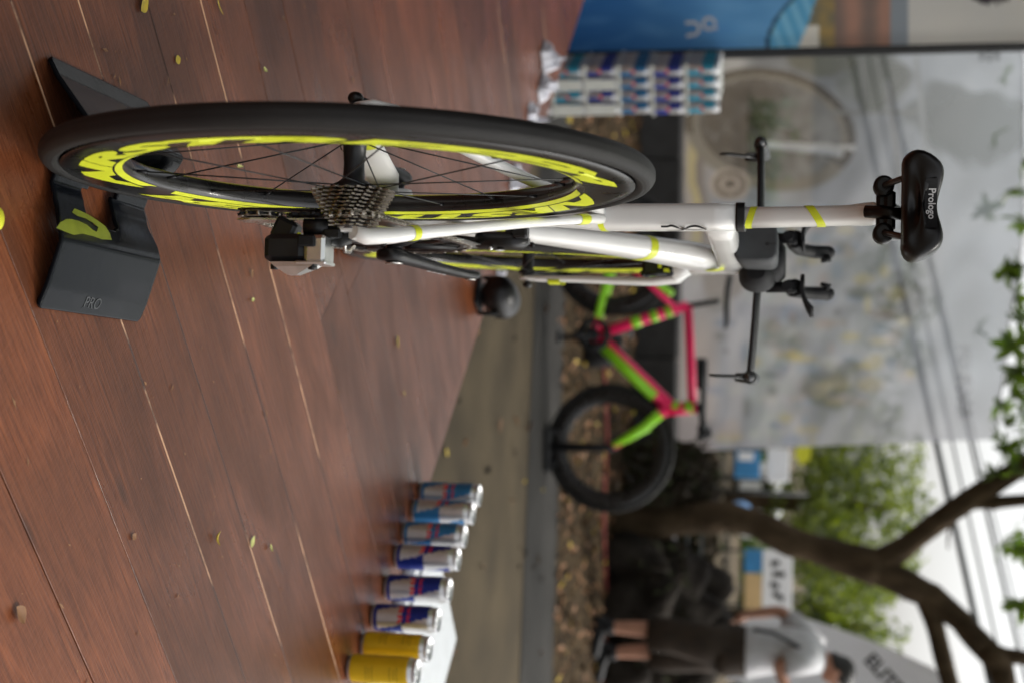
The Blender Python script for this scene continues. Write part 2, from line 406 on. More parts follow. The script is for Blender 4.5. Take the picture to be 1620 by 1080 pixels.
def banner_colour(u, v):
    c = mixl((122, 126, 130), (186, 187, 194), smooth(120, 520, v))
    c = mixl(c, (166, 174, 184), smooth(1330, 1470, u)*.7)
    c = mixl(c, (186, 185, 191), smooth(560, 690, v)*.6)
    n = N2(u, v, .012); c = mixl(c, (128, 132, 136) if n < 0 else (190, 190, 192), min(.5, abs(n)*.8))
    # dark trees of the printed photograph
    for cu, cv, ru, rv, k, s in ((1545, 205, 85, 62, (82, 90, 90), 1), (1490, 178, 60, 50, (92, 98, 98), .9), (1385, 130, 60, 50, (92, 96, 90), .95), (1300, 95, 60, 26, (98, 100, 90), .9), (1420, 470, 40, 40, (112, 114, 114), .8), (1330, 610, 60, 40, (120, 122, 122), .8), (1150, 420, 40, 60, (140, 132, 126), .6)):
        d = ((u-cu)/ru)**2+((v-cv)/rv)**2 + .6*N2(u, v, .03)
        c = mixl(c, k, (1-smooth(.55, 1.2, d))*s)
    if u < 1200 and v < 150: c = mixl(c, (182, 180, 176), (1-smooth(1165, 1200, u))*(1-smooth(118, 150, v)))
    # road stripes and crowd at the foot of the print
    if u < 1140:
        k = [(118, 110, 106), (150, 142, 140), (196, 178, 166), (132, 132, 140), (170, 160, 150), (186, 170, 120)][int((u-1020)/14+N2(u, v, .01)*2) % 6]
        c = mixl(c, k, (1-smooth(1105, 1140, u))*(1-smooth(330, 470, v))*.9)
        c = mixl(c, (184, 172, 168), (1-smooth(1110, 1150, u))*smooth(430, 560, v)*.8)
    # the big disc wheel
    a = .22; du, dv = u-1218, v-205; x = (du*math.cos(a)+dv*math.sin(a))/138; y = (-du*math.sin(a)+dv*math.cos(a))/96
    d = math.hypot(x, y)
    if d < 1.02:
        k = mixl((92, 91, 90), (126, 126, 124), smooth(-.3, .6, x))
        k = mixl(k, (70, 64, 60), (1-smooth(-.2, .1, x))*.7); k = mixl(k, (60, 56, 52) if N2(u, v, .05) > 0 else (142, 142, 140), abs(N2(u, v, .05))*.7)
        if math.hypot(x+.15, y+.1) < .14: k = (56, 52, 46)
        if .9 < d and y < .35: k = (72, 66, 58)
        elif .82 < d: k = (126, 121, 111)
        if abs(y-.42*(x-.2)) < .035 and x > -.1: k = (84, 82, 78)
        if abs(y-.25+.25*x) < .045 and x > 0: k = (182, 182, 180)
        c = mixl(c, k, 1-smooth(.97, 1.02, d))
    d = math.hypot((u-1155)/32, (v-292)/26)                         # chainring of the printed rider
    if d < 1.1: c = mixl(c, (96, 88, 82) if .55 < d < .8 or d < .3 else (172, 160, 148), 1-smooth(.9, 1.1, d))
    for (u0, v0, u1, v1, wd, k) in ((1405, 130, 1440, 420, 5, (120, 122, 124)), (1450, 90, 1470, 300, 4, (140, 144, 146)), (1210, 230, 1330, 244, 4, (176, 180, 184)), (1130, 320, 1420, 335, 3, (150, 158, 170)), (1365, 95, 1365, 175, 3, (112, 114, 112)), (1300, 178, 1450, 178, 3, (116, 118, 116))):
        tt = max(0, min(1, ((u-u0)*(u1-u0)+(v-v0)*(v1-v0))/((u1-u0)**2+(v1-v0)**2)))
        d = math.hypot(u-u0-tt*(u1-u0), v-v0-tt*(v1-v0)); c = mixl(c, k, 1-smooth(wd*.6, wd*1.4, d))
    for bu, bv, ru, rv, k in blobs:
        d = ((u-bu)/ru)**2+((v-bv)/rv)**2
        d += .5*N2(u, v, .06)
        if d < 2: c = mixl(c, k, (1-smooth(.1, 1.9, d))*.42)
    if 1515 < u < 1538 and 545 < v < 665 and N2(u*3, v, .12) > .02: c = mixl(c, (92, 92, 98), .75)   # the illegible line of script
    return c
bn = thing('photo_banner', 'large pale grey mesh banner with a printed cycling photograph', 'banner', (0, BY, GZ))
def bplace(a, b):
    v = 40+(704-40)*b
    ulo = 1046+18*b; uhi = 1621-22*smooth(.3, .75, b)-16*smooth(.8, 1, b)-8*math.sin(b*9)*smooth(.2, .5, b)
    u = ulo+(uhi-ulo)*a; v += (1-a)*10*b - a*10*b
    p = atY(u, v, BY); p.y += .05*math.sin(b*7+a*2)*a + .03*math.sin(b*19)*a*a + .035*noise.noise(Vector((a*5, b*9, 2)))+.012*math.sin((a*1.4+b)*40)*a*(1-a)*2
    return p-Vector((0, BY, GZ)), (u, v)
M['bannerprint'] = print_material('banner_print', 'print', .28)
printed_cloth('printed_cloth', 230, 260, bplace, banner_colour, M['bannerprint'], bn, 1.06)
m = MB(); pts = [atY(1621-22*smooth(.3, .75, b)-16*smooth(.8, 1, b)-8*math.sin(b*9)*smooth(.2, .5, b), 40+664*b-10*b, BY+.05*math.sin(b*7+2)+.03*math.sin(b*19))-Vector((0, BY, GZ)) for b in [i/30 for i in range(31)]]
m.tube(pts, .008, 6); m.build('hem', M['flagwhite'], bn)
def bfn(u0, v0, su):            # letters printed on the cloth, upright in the place
    return lambda x, y: atY(u0+y*su, v0+x*su, BY-.012)-Vector((0, BY, GZ))
# the print is far out of focus: three short illegible lines of capitals
for k, (uu, vv) in enumerate(((1574, 72), (1562, 74), (1550, 72))):
    mm = MB()
    for i in range(5): mm.poly([bfn(uu, vv, 1)(i*5+x, y) for x, y in ((0, 0), (3.4, 0), (3.0, 7), (.6, 7))])
    mm.build('small_print', M['text'], bn)

# blue banner on the left, nearer
PY = 4.36
pn = thing('blue_banner', 'standing banner printed with a blue tent and a pale sky', 'banner', (0, PY, GZ))
def pcol(u, v):
    lim = 1292-30*v/78+3*N2(u, v, .03)
    if u < lim:
        c = mixl((44, 88, 140), (92, 142, 184), smooth(900, 1230, u))
        n = N2(u*.6, v*1.6, .03); c = mixl(c, (58, 104, 156) if n < 0 else (110, 156, 194), abs(n)*.55)
        seam = 1214+.0065*(78-v)**2
        if u > seam: c = mixl((118, 172, 200), (84, 148, 186), .5+.5*math.sin((u-v*.4)*.28))
        if abs(u-seam) < 3.2: c = (50, 66, 88)
        return c
    if u < 1296 and v > 40: return (196, 194, 186)
    if u < 1322: return mixl((150, 128, 84), (112, 108, 92), .5+N2(u, v, .05))
    if u < 1410: return mixl((156, 122, 108), (118, 104, 98), .5+.5*math.sin(u*.12)+.4*N2(u, v, .04))
    if u < 1436: return (132, 140, 148)
    c = mixl((186, 186, 184), (198, 196, 190), .5+N2(u, v, .01))
    if v < 6+7*N2(u*7, 0, .04)-((u-1565)/26)**2*5 and 1535 < u < 1600 and v > -70: c = (70, 66, 72)
    return c
def pplace(a, b):
    u = 842+(1760-842)*a; v = -190+(82-190*-1-6-a*17)*b if 0 else -190+(190+84-a*20)*b
    return atY(u, v, PY)-Vector((0, PY, GZ)), (u, v)
M['panelprint'] = print_material('panel_print', 'print', 0)
printed_cloth('printed_cloth', 260, 90, pplace, pcol, M['panelprint'], pn, 1.6)
m = MB()
p0, p1 = pplace(0, 1)[0], pplace(1, 1)[0]; q0 = pplace(0, 0)[0]; q1 = pplace(1, 0)[0]; zz = Vector((p0.x, .02, 0))
m.tube([zz, p0+Vector((0, .02, 0)), p1+Vector((0, .02, 0))], .011, 8); m.build('post', M['matt'], pn)
MB().tube([Vector((q0.x, .02, 0)), q0+Vector((0, .02, 0)), q1+Vector((0, .02, 0))], .011, 8).build('post', M['matt'], pn)
def stroke(pts2, wd, fn, m, name, parent, d=.0):
    """a printed stroke of constant width along a 2D path"""
    mb = MB(); L, Rr = [], []
    for i, (x, y) in enumerate(pts2):
        a = pts2[max(0, i-1)]; b = pts2[min(len(pts2)-1, i+1)]; dx, dy = b[0]-a[0], b[1]-a[1]; l = math.hypot(dx, dy) or 1
        ww = wd(i/(len(pts2)-1)) if callable(wd) else wd
        L.append(fn(x-dy/l*ww/2, y+dx/l*ww/2)); Rr.append(fn(x+dy/l*ww/2, y-dx/l*ww/2))
    mb.quadring([L, Rr], closed=False, cap=False, smooth=False)
    return mb.build(name, m, parent)
def arc(cx, cy, rx, ry, a0, a1, n=18): return [(cx+rx*math.cos(R(a0+(a1-a0)*i/n)), cy+ry*math.sin(R(a0+(a1-a0)*i/n))) for i in range(n+1)]
pf = lambda x, y: atY(x, y, PY-.006)-Vector((0, PY, GZ))
stroke([(1084, 37), (1092, 36)]+arc(1096, 46, 10, 10, -90, 75)+[(1092, 56), (1086, 58)], 5, pf, M['logowhite'], 'logo', pn)
stroke(arc(1122, 38, 9.5, 9, 40, 375), 5, pf, M['logowhite'], 'logo', pn); stroke([(1128, 44), (1135, 46)], 5, pf, M['logowhite'], 'logo', pn)

# ================================================================== TIME TRIAL BICYCLE
bike = thing('time_trial_bicycle', 'white and lime time trial bicycle with deep black wheels on the deck', 'bicycle')
bike.rotation_euler = (0, 0, R(.45))
WR = .337; WC = Vector((0, 0, WR)); FC = Vector((-.012, 1.0, WR))
RIMP = [(-.0118, .314), (-.0132, .300), (-.0137, .285), (-.0134, .270), (-.0122, .258), (-.0098, .2505), (-.0055, .247), (0, .2462)]
def rim_half(r):
    p = RIMP
    for (a, b), (c, d) in zip(p[:-1], p[1:]):
        if d <= r <= b: return -(c+(a-c)*(r-d)/(b-d))
    return .0118
def rim_mesh():
    prof = RIMP+[(-x, r) for x, r in RIMP[::-1][1:]]+[(.0112, .3145), (.009, .3125), (-.009, .3125), (-.0112, .3145)]
    return MB().lathe(prof, 'x', k=120, loop=True).mesh('rim', M['carbon'])
def tyre_mesh():
    prof = [((.0125+.0005*(abs(abs(i-24)-16) < .5)+.0004*(abs(abs(i-24)-11) < .5)-.0003*(abs(abs(i-24)-12) < .5))*math.sin(2*PI*i/48), .3245+(.0125-.0004*(abs(i-24) > 22))*math.cos(2*PI*i/48)) for i in range(48)]
    return MB().lathe(prof, 'x', k=120, loop=True).mesh('tyre', M['tyre'])
RIM_ME, TYRE_ME = rim_mesh(), tyre_mesh()
def wheel_text(parent, body, a0, a1, r0, h, side):
    """letters running clockwise along the rim (seen from their own side), feet towards the hub"""
    w = R(a1-a0)*(r0+h/2); sgn = 1 if side > 0 else -1
    def fn(x, y):
        r = r0+y/ .73*h; a = R(a0)+x/(r0+h/2)
        return Vector((side*(rim_half(min(.313, r))+.0005), -sgn*r*math.sin(a), -r*math.cos(a)))
    lettering('decal_lettering', body, M['lime'], fn, parent, size=1., shear=.32, bold=.062, cuts=90, width=w)
def wheel_band(parent, a0, a1, ra, rb, side, taper=True):
    n = 90; A, B = [], []; sgn = 1 if side > 0 else -1
    for i in range(n+1):
        a = R(a0+(a1-a0)*i/n); k = 1 if not taper else smooth(0, .03, i/n)
        for r, Lst in ((ra, A), (ra+(rb-ra)*max(.05, k), B)):
            Lst.append((side*(rim_half(r)+.0005), -sgn*r*math.sin(a), -r*math.cos(a)))
    MB().quadring([A, B], closed=False, cap=False, smooth=False).build('decal_band', M['lime'], parent)
def make_wheel(parent, c, rear, hubw, spokes=20, twist=0.):
    wh = obj('rear_wheel' if rear else 'front_wheel', RIM_ME, parent, c)
    obj('tyre', TYRE_ME, wh)
    for side in (1, -1):
        for a0, a1 in ((-5, 186), (195, 350)):
            wheel_text(wh, 'AIRSTREEEM', a0+2, a1-1, .2632, .0310, side)
            wheel_band(wh, a0, a1-4, .2504, .2582, side)
    hb = MB()
    if rear: prof = [(-.0645, .004), (-.0645, .0085), (-.052, .009), (-.040, .010), (-.039, .0205), (-.0345, .0208), (-.032, .0135), (-.01, .0115), (.008, .0125), (.015, .026), (.019, .0265), (.021, .018), (.0645, .009), (.0645, .004)]
    else: prof = [(-.046, .004), (-.046, .009), (-.036, .010), (-.034, .017), (-.030, .017), (-.026, .010), (.026, .010), (.030, .017), (.034, .017), (.036, .010), (.046, .009), (.046, .004)]
    hb.lathe(prof, 'x', k=28, cap=True); hb.build('hub', M['black'], wh)
    for s in range(spokes):
        sd = 1 if s % 2 == 0 else -1
        a = 2*PI*(s+.5)/spokes+twist; off = R(72 if (s//2) % 2 else -72) if (sd > 0 or not rear) else R(8 if (s//2) % 2 else -8)
        fx = (.017 if rear else .031) if sd > 0 else (-.037 if rear else -.031); fr = .024 if (sd > 0 and rear) else .0175
        p0 = Vector((fx, fr*math.sin(a+off), fr*math.cos(a+off))); p1 = Vector((sd*.002, .2475*math.sin(a), .2475*math.cos(a)))
        MB().tube([p0, p1], .00105, 6, flat=.75).build('spoke', M['spoke'], wh)
        MB().tube([p1+(p0-p1).normalized()*.013, p1], .0019, 6).build('nipple', M['black'], wh)
    a = R(208)
    MB().tube([(0, -.248*math.sin(a)*-1, -.248*math.cos(a)), (0, .205*math.sin(a), -.205*math.cos(a))], [.0032, .0026], 8).build('valve', M['darkmetal'], wh)
    return wh
rw = make_wheel(bike, WC, True, .065)
fw = make_wheel(bike, FC, False, .05, 16, .1)
fw.rotation_euler = (0, R(1.2), R(2.0))
obj('tyre_logo', MB().quadring([[(.0108+.0004, .330*math.sin(R(t)), .330*math.cos(R(t))) for t in range(10, 26, 2)], [(.0124, .3245*math.sin(R(t)), .3245*math.cos(R(t))) for t in range(10, 26, 2)]], closed=False, cap=False).mesh('tyre_logo', M['boxgrey']), rw)
# rear skewer with its lever knob on the left
m = MB(); m.tube([(-.083, 0, WR), (.076, 0, WR)], .0032, 10); m.ell((-.084, -.002, WR), (.0075, .009, .009)); m.tube([(-.084, 0, WR), (-.086, .03, WR+.006), (-.083, .055, WR+.02)], [.006, .005, .003], 8, flat=.6)
m.build('quick_release', M['gloss'], bike)
m = MB(); m.lathe([(.066, .004), (.066, .0085), (.0745, .0085), (.0765, .006), (.0775, .003)], 'x', (0, 0, WR), 16, cap=True); m.build('axle_nut', M['darkmetal'], bike)
m = MB(); m.tube([(-.066, 1, WR), (.046, 1, WR)], .003, 8); m.ell((.042, 1, WR), (.007, .009, .009)); m.ell((-.066, 1, WR), (.006, .009, .009)); m.tube([(-.055, 1, WR), (-.058, 1.03, WR+.05)], [.005, .003], 8); m.build('front_quick_release', M['gloss'], bike)

# --- frame ---------------------------------------------------------------
def rrect(cx, cy, z, hx, hy, k=20, p=2.8, tilt=0.):
    out = []
    for j in range(k):
        a = 2*PI*j/k; ca, sa = math.cos(a), math.sin(a)
        out.append(Vector((cx+hx*abs(ca)**(2/p)*(1 if ca >= 0 else -1), cy+hy*abs(sa)**(2/p)*(1 if sa >= 0 else -1), z+tilt*sa*hy)))
    return out
def sect(c, side, upv, hs, hu, k=18, p=2.4):
    c = Vector(c); side = Vector(side).normalized(); upv = Vector(upv).normalized(); out = []
    for j in range(k):
        a = 2*PI*j/k; ca, sa = math.cos(a), math.sin(a)
        out.append(c+side*(hs*abs(ca)**(2/p)*(1 if ca >= 0 else -1))+upv*(hu*abs(sa)**(2/p)*(1 if sa >= 0 else -1)))
    return out
XA = Vector((1, 0, 0))
frame = MB()
# seat tube, cut to follow the rear wheel
st = []
for z in (.255, .28, .31, .34, .38, .42, .46, .50, .53, .56, .60, .66, .71, .7415):
    rear = max(.362 if z > .52 else .352+.0*(z), .3435 if z < .5 else .352)
    hx = .0175 if z > .57 else (.0125+.005*smooth(.5, .57, z) if z > .31 else .0125+.012*smooth(.31, .26, z))
    fr = .418+.01*smooth(.45, .26, z)
    st.append(rrect(0, (rear+fr)/2, z, hx, (fr-rear)/2, 22, 3.4 if z > .55 else 2.6))
frame.quadring(st)
# bottom bracket shell
frame.lathe([(-.036, .018), (-.036, .0225), (-.03, .0245), (.026, .0245), (.030, .0225), (.030, .018)], 'x', (-.006, .412, .262), 24, cap=True)
frame.quadring([rrect(-.003, .415, z, hx, hy, 18) for z, hx, hy in ((.235, .012, .02), (.245, .026, .034), (.28, .032, .038), (.31, .030, .034), (.335, .022, .028), (.37, .013, .024))])
# down tube
dt = [((.0, .425, .285), .014, .024), ((.002, .47, .35), .013, .024), ((.004, .55, .45), .0145, .027), ((.006, .64, .53), .017, .031), ((.008, .73, .60), .0195, .034), ((.009, .80, .645), .0215, .037), ((.010, .855, .672), .0215, .044)]
frame.quadring([sect(c, XA, (0, -.64, .77), a, b, 20, 2.6) for c, a, b in dt])
# top tube and head tube
tt = [((.0, .40, .716), .0165, .022), ((.002, .50, .714), .0185, .0205), ((.004, .62, .712), .0205, .0205), ((.006, .74, .712), .022, .022), ((.009, .85, .712), .0225, .027)]
frame.quadring([sect(c, XA, (0, 0, 1), a, b, 20, 3) for c, a, b in tt])
frame.quadring([rrect(.010, y, z, hx, hy, 20, 2.4) for z, y, hx, hy in ((.620, .915, .018, .026), (.645, .905, .0205, .04), (.69, .885, .0215, .05), (.735, .868, .0225, .048), (.748, .865, .0225, .042))])
# seat stays and chain stays: the stays run low beside the wheel, then turn up along the seat tube
STAY = [(.069, -.018, .344), (.072, -.006, .356), (.069, .012, .378), (.062, .045, .397), (.054, .088, .420), (.042, .150, .449), (.030, .215, .482), (.0185, .28, .518), (.010, .33, .545), (.005, .365, .560)]
STR = [.009, .0115, .0115, .0102, .0092, .0084, .008, .0076, .008, .009]
for s in (1, -1):
    pts, rad = STAY, STR
    rings = []
    for i, p in enumerate(pts):
        a = Vector(pts[min(i+1, len(pts)-1)])-Vector(pts[max(i-1, 0)]); a.normalize(); sd = Vector((1, 0, 0))-a*a.x; sd.normalize(); upv = a.cross(sd)
        q = Vector((p[0]*s, p[1], p[2])); sd.x *= s; upv = Vector((upv.x*s, upv.y, upv.z))
        rings.append(sect(q, sd, upv, rad[i]*.82, rad[i]*1.25, 16, 2.3))
    frame.quadring(rings)
    cs = [((.065, -.008, .333), .006, .013), ((.064, .015, .328), .0062, .018), ((.058, .06, .318), .0068, .025), ((.048, .13, .306), .0068, .027), ((.037, .24, .291), .007, .026), ((.03, .33, .272), .0085, .018), ((.026, .405, .264), .010, .018)]
    frame.quadring([sect((c[0]*s, c[1], c[2]), XA, (0, .1, 1), a, b, 16, 2.3) for c, a, b in cs])
    # dropout plate
    frame.quadring([sect((s*x, -.002, .337), (0, 1, 0), (0, 0, 1), .014, .017, 16) for x in (.0615, .068)])
fr = frame.build('frame', M['white'], bike)
# lime accents wrapped round the tubes (printed bands)
def band(rings, name='accent_band', m='lime', par=None): return MB().quadring(rings, cap=False, smooth=True).build(name, M[m], par or fr)
def slant(ring, dz): return [p+Vector((0, 0, dz*((p.x)/.02))) for p in ring]
def st_ring(z, g=.0006):
    hx = .0175 if z > .57 else .0125+.005*smooth(.5, .57, z); rear = .362 if z > .52 else .352; f_ = .418
    return rrect(0, (rear+f_)/2, z, hx+g, (f_-rear)/2+g, 22, 3.4)
band([slant(st_ring(z), .004) for z in (.556, .564)])
def stay_ring(s, t, g=.0006):
    pts, rad = STAY, STR
    i = min(8, int(t*9)); k = t*9-i; p = Vector(pts[i]).lerp(Vector(pts[i+1]), k); r = rad[i]+(rad[i+1]-rad[i])*k
    a = (Vector(pts[i+1])-Vector(pts[i])).normalized(); sd = (Vector((1, 0, 0))-a*a.x).normalized(); upv = a.cross(sd)
    return sect((p.x*s, p.y, p.z), Vector((sd.x*s, sd.y, sd.z)), Vector((upv.x*s, upv.y, upv.z)), r*.82+g, r*1.25+g, 16, 2.3)
for s in (1, -1):
    band([stay_ring(s, t) for t in (.30, .315, .33)]); band([stay_ring(s, t) for t in (.86, .90)])
    cs0 = sect((s*.0545, .085, .3165), XA, (0, .1, 1), .0074, .0216, 16, 2.3); cs1 = sect((s*.0515, .105, .312), XA, (0, .1, 1), .0074, .0216, 16, 2.3)
    band([cs0, cs1])
def dt_ring(t, g=.0007):
    i = min(5, int(t*6)); k = t*6-i; (c0, a0, b0), (c1, a1, b1) = dt[i], dt[i+1]
    return sect(Vector(c0).lerp(Vector(c1), k), XA, (0, -.64, .77), a0+(a1-a0)*k+g, b0+(b1-b0)*k+g, 20, 2.6)
band([dt_ring(t) for t in (.60, .622)]); band([slant(dt_ring(t), .02) for t in (.20, .222)]); band([slant(dt_ring(t), .016) for t in (.88, .93)])
band([rrect(.010, .868, z, .0232, .0487, 20, 2.4) for z in (.722, .7265)])
m = MB(); m.lathe([(.0, .0045), (.0012, .0045), (.0012, .0001)], 'x', (0, 0, 0), 16); hole = m.mesh('bolt_plug', M['gloss'])
for p in ((.0775, .004, .372), (.0235, .515, .440)):
    o = obj('bolt_plug', hole, fr, p)
    o.rotation_euler = (0, 0, R(-62)) if p[1] < .1 else (0, R(10), R(-60))
m = MB(); o_ = None
# the two-glyph emblem printed on the seat tube, running up the tube and round its right corner
def stf(x, y):                                   # x along the tube (up), y round the corner: 0 at the corner
    y += .007
    if y < 0: return Vector((.0152+y*.9, .3613-.0006, .60+x))
    a = min(y/.006, 1); return Vector((.0152+.0030*math.sin(a*PI/2), .3615+.004*(1-math.cos(a*PI/2))+max(0, y-.006), .60+x))
es = lambda pts, nm: stroke(pts, .0034, stf, M['text'], nm, fr)
es([(.044, -.006), (.052, -.006)]+[(a*.018+.054, b*.016+.008) for a, b in [(math.cos(R(t)), math.sin(R(t))) for t in range(-80, 81, 10)]]+[(.050, .022)], 'emblem')
es([(a*.014+.088, b*.011+.004) for a, b in [(math.cos(R(t)), math.sin(R(t))) for t in range(40, 376, 12)]]+[(.102, .010)], 'emblem')

# --- seat post, clamp and saddle -----------------------------------------
col_ = MB().quadring([rrect(.0, .389, z, .0185, .0285, 22, 3.2) for z in (.7415, .744, .7515, .753)]); col_.build('seat_collar', M['black'], bike)
sp = MB(); rings = []
for z, y0, y1, hx in ((.735, .366, .412, .0135), (.80, .358, .404, .0132), (.86, .348, .394, .0128), (.885, .338, .392, .0125), (.903, .322, .39, .0135), (.915, .312, .388, .0135), (.924, .312, .376, .012)):
    rings.append(rrect(.001, (y0+y1)/2, z, hx, (y1-y0)/2, 20, 2.8))
sp.quadring(rings); post = sp.build('seat_post', M['white'], bike)
def sp_ring(z, g=.0006):
    k = (z-.735)/.125; return rrect(.001, (.366+.412)/2-.018*k, z, .0135-.0007*k+g, .023+g, 20, 2.8)
band([slant(sp_ring(z), -.006) for z in (.757, .766)], par=post); band([slant(sp_ring(z), .013) for z in (.837, .848)], par=post)
MB().lathe([(-.0012, .0052), (0, .0052), (0, .0001)], 'y', (.003, .3118, .913), 16).build('bolt_plug', M['gloss'], post)
cl = MB()
for s in (1, -1):
    cl.lathe([(-.012, .007), (-.012, .0115), (-.009, .0128), (.009, .0128), (.012, .0115), (.012, .007)], 'y', (.003+s*.0295, .30, .926), 18, cap=True)
    cl.box((.003+s*.018, .315, .926), (.03, .02, .016), bev=.004)
cl.box((.003, .325, .934), (.05, .05, .014), bev=.004); cl.tube([(.003, .31, .905), (.006, .30, .93), (.008, .298, .95)], .008, 10)
cl.build('saddle_clamp', M['gloss'], bike)
sd = MB(); rings = []
SB, SZ = .205, .992
for y, hw, top, bot, dip, droop in ((0, .060, -.002, -.043, .007, .022), (.006, .066, .001, -.048, .0085, .026), (.03, .068, .002, -.048, .009, .030), (.07, .066, .003, -.044, .008, .032), (.11, .055, .002, -.036, .004, .022), (.15, .040, .0, -.026, .003, .012), (.20, .030, -.002, -.022, .002, .008), (.24, .025, -.005, -.02, .001, .006), (.262, .014, -.010, -.018, .0, .003)):
    ring = []; K = 13
    for i in range(K+1):
        x = -1+2*i/K; e = abs(x)
        zt = top - dip*math.exp(-(x/.38)**2) - droop*max(0, (e-.55)/.45)**2.4
        yy = y+(0.020*math.exp(-(x/.5)**2) if y < .05 else 0)
        ring.append(Vector((.007+x*hw, SB+yy, SZ+zt)))
    for i in range(K, -1, -1):
        x = -1+2*i/K; e = abs(x); zb = bot-.002*e*e
        zt = top-droop*max(0, (e-.55)/.45)**2.4
        zb = min(zb, zt-.004); 
        if e > .99: zb = zt-.012
        ring.append(Vector((.007+x*hw*.985, SB+y+.002+(0.020*math.exp(-(x/.5)**2) if y < .05 else 0), SZ+zb)))
    rings.append(ring)
def capring(ring, k, dy):
    c = sum(ring, Vector())/len(ring); return [Vector((c.x+(p.x-c.x)*(1-(1-k)*.55), p.y+dy, c.z+(p.z-c.z)*k)) for p in ring]
rings = [capring(rings[0], .12, .004), capring(rings[0], .5, .003), capring(rings[0], .82, .0005)]+rings
sd.quadring(rings); saddle = sd.build('saddle', M['gloss'], bike)
saddle.rotation_euler = (0, 0, 0)
mdf = saddle.modifiers.new('rounding', 'SUBSURF'); mdf.levels = 1; mdf.render_levels = 1
# tail patch with the maker's name, and the rails
def sadf(x, y): return Vector((.007-.029+x, SB+.0165-.0006-.013*((x-.029)/.03)**2-.0005, SZ-.021+y))
MB().quadring([[sadf(x*.058, y) for x in [i/10 for i in range(11)]] for y in (-.001, .0125)], closed=False, cap=False).build('name_patch', M['matt'], saddle)
lettering('lettering', 'Prologo', M['wtext'], lambda x, y: sadf(.011+x, .0028+y)-Vector((0, .0012, 0)), saddle, size=.0118, bold=.0002, cuts=12, width=.036)
rl = MB()
for s in (1, -1): rl.tube([(.007+s*.038, SB+.035, SZ-.035), (.005+s*.034, SB+.06, SZ-.05), (.003+s*.0295, SB+.08, SZ-.064), (.003+s*.0265, SB+.15, SZ-.064), (.004+s*.02, SB+.21, SZ-.045), (.006+s*.012, SB+.24, SZ-.02)], .0042, 8)
rl.build('rails', M['darkmetal'], saddle)

# --- fork, front brake ----------------------------------------------------
fk = MB()
for s in (1, -1):
    pts = [(.010+s*.012, .905, .632), (.009+s*.026, .925, .615), (.007+s*.0335, .938, .575), (.003+s*.036, .950, .51), (-.004+s*.0385, .970, .43), (-.009+s*.0415, .990, .365), (-.012+s*.042, .999, .337), (-.012+s*.042, 1.0, .325)]
    ww = [(.012, .02), (.0095, .024), (.0075, .024), (.0065, .021), (.0058, .018), (.0055, .014), (.005, .011), (.004, .007)]
    fk.quadring([sect(p, XA, (0, 1, .2), a, b, 16, 2.2) for p, (a, b) in zip(pts, ww)])
fk.quadring([rrect(.010, .912, z, hx, hy, 18) for z, hx, hy in ((.600, .020, .022), (.612, .030, .030), (.628, .026, .034), (.640, .019, .032))])
fork = fk.build('fork', M['white'], bike)
for s in (1, -1): MB().quadring([sect((-.0035+s*.0407, .985, .382), XA, (0, 1, .2), .0062, .0158, 16, 2.2), sect((-.002+s*.0398, .978, .405), XA, (0, 1, .2), .0064, .0168, 16, 2.2)], cap=False).build('accent_band', M['lime'], fork)
bk = MB(); bk.box((.018, .895, .585), (.034, .02, .055), bev=.005); bk.box((.012, .893, .565), (.05, .014, .012), bev=.003); bk.tube([(.03, .89, .555), (.03, .885, .60)], .004, 8)
bk.ell((.033, .886, .56), (.004, .004, .004)); bk.ell((.024, .884, .606), (.004, .004, .004))
brake = bk.build('front_brake', M['black'], bike)
b2 = MB(); b2.box((.016, .884, .588), (.012, .004, .006)); b2.box((.026, .883, .60), (.006, .004, .01)); b2.build('brake_pad_screw', M['lime'], brake)

# --- cockpit --------------------------------------------------------------
sb = MB(); sb.quadring([sect((.006, y, .757), XA, (0, 0, 1), hx, hz, 24, 5) for y, hx, hz in ((.632, .024, .029), (.635, .0275, .0325), (.70, .0275, .0325), (.80, .026, .030), (.806, .022, .026))])
box_ = sb.build('storage_box', M['boxgrey'], bike)
MB().lathe([(-.0006, .0026), (0, .0026), (0, .0001)], 'y', (.008, .6316, .774), 12).build('lid_hole', M['text'], box_)
MB().box((.008, .6316, .7815), (.0014, .0006, .013)).build('lid_slit', M['text'], box_)
m = MB().quadring([[Vector((.0285, .636, .732)), Vector((.0285, .636, .776))], [Vector((.0335, .655, .7325)), Vector((.0335, .655, .776))]], closed=False, cap=False); 
stem = MB(); stem.quadring([rrect(.012, .872, z, hx, hy, 22, 2.4) for z, hx, hy in ((.7485, .024, .044), (.756, .030, .052), (.775, .034, .058), (.79, .032, .056), (.797, .024, .048))])
stem.quadring([sect((.034, y, .752), XA, (0, 0, 1), hx, hz, 20, 2.3) for y, hx, hz in ((.80, .012, .014), (.825, .024, .028), (.86, .030, .031), (.90, .026, .026), (.93, .016, .014))])
stem.build('stem', M['matt'], bike)
bb = MB(); pts = []
for x in [-.2+.4*i/24 for i in range(25)]:
    e = abs(x)/.2; pts.append((.0+x, .905+.045*e**2, .758-.011*(x+.2)/.4-.008*e**2))
bb.quadring([sect(p, (0, 1, .12), (0, -.12, 1), .019-.006*abs(p[0])/.2, .0062, 14, 2.2) for p in pts])
for s in (1, -1):
    e = Vector(pts[-1] if s > 0 else pts[0]); bb.tube([e+Vector((0, -.012, 0)), e+Vector((s*.001, .03, -.001)), e+Vector((s*.001, .10, .001)), e+Vector((0, .13, .004))], [.0105, .0118, .0115, .009], 14)
bar = bb.build('base_bar', M['black'], bike)
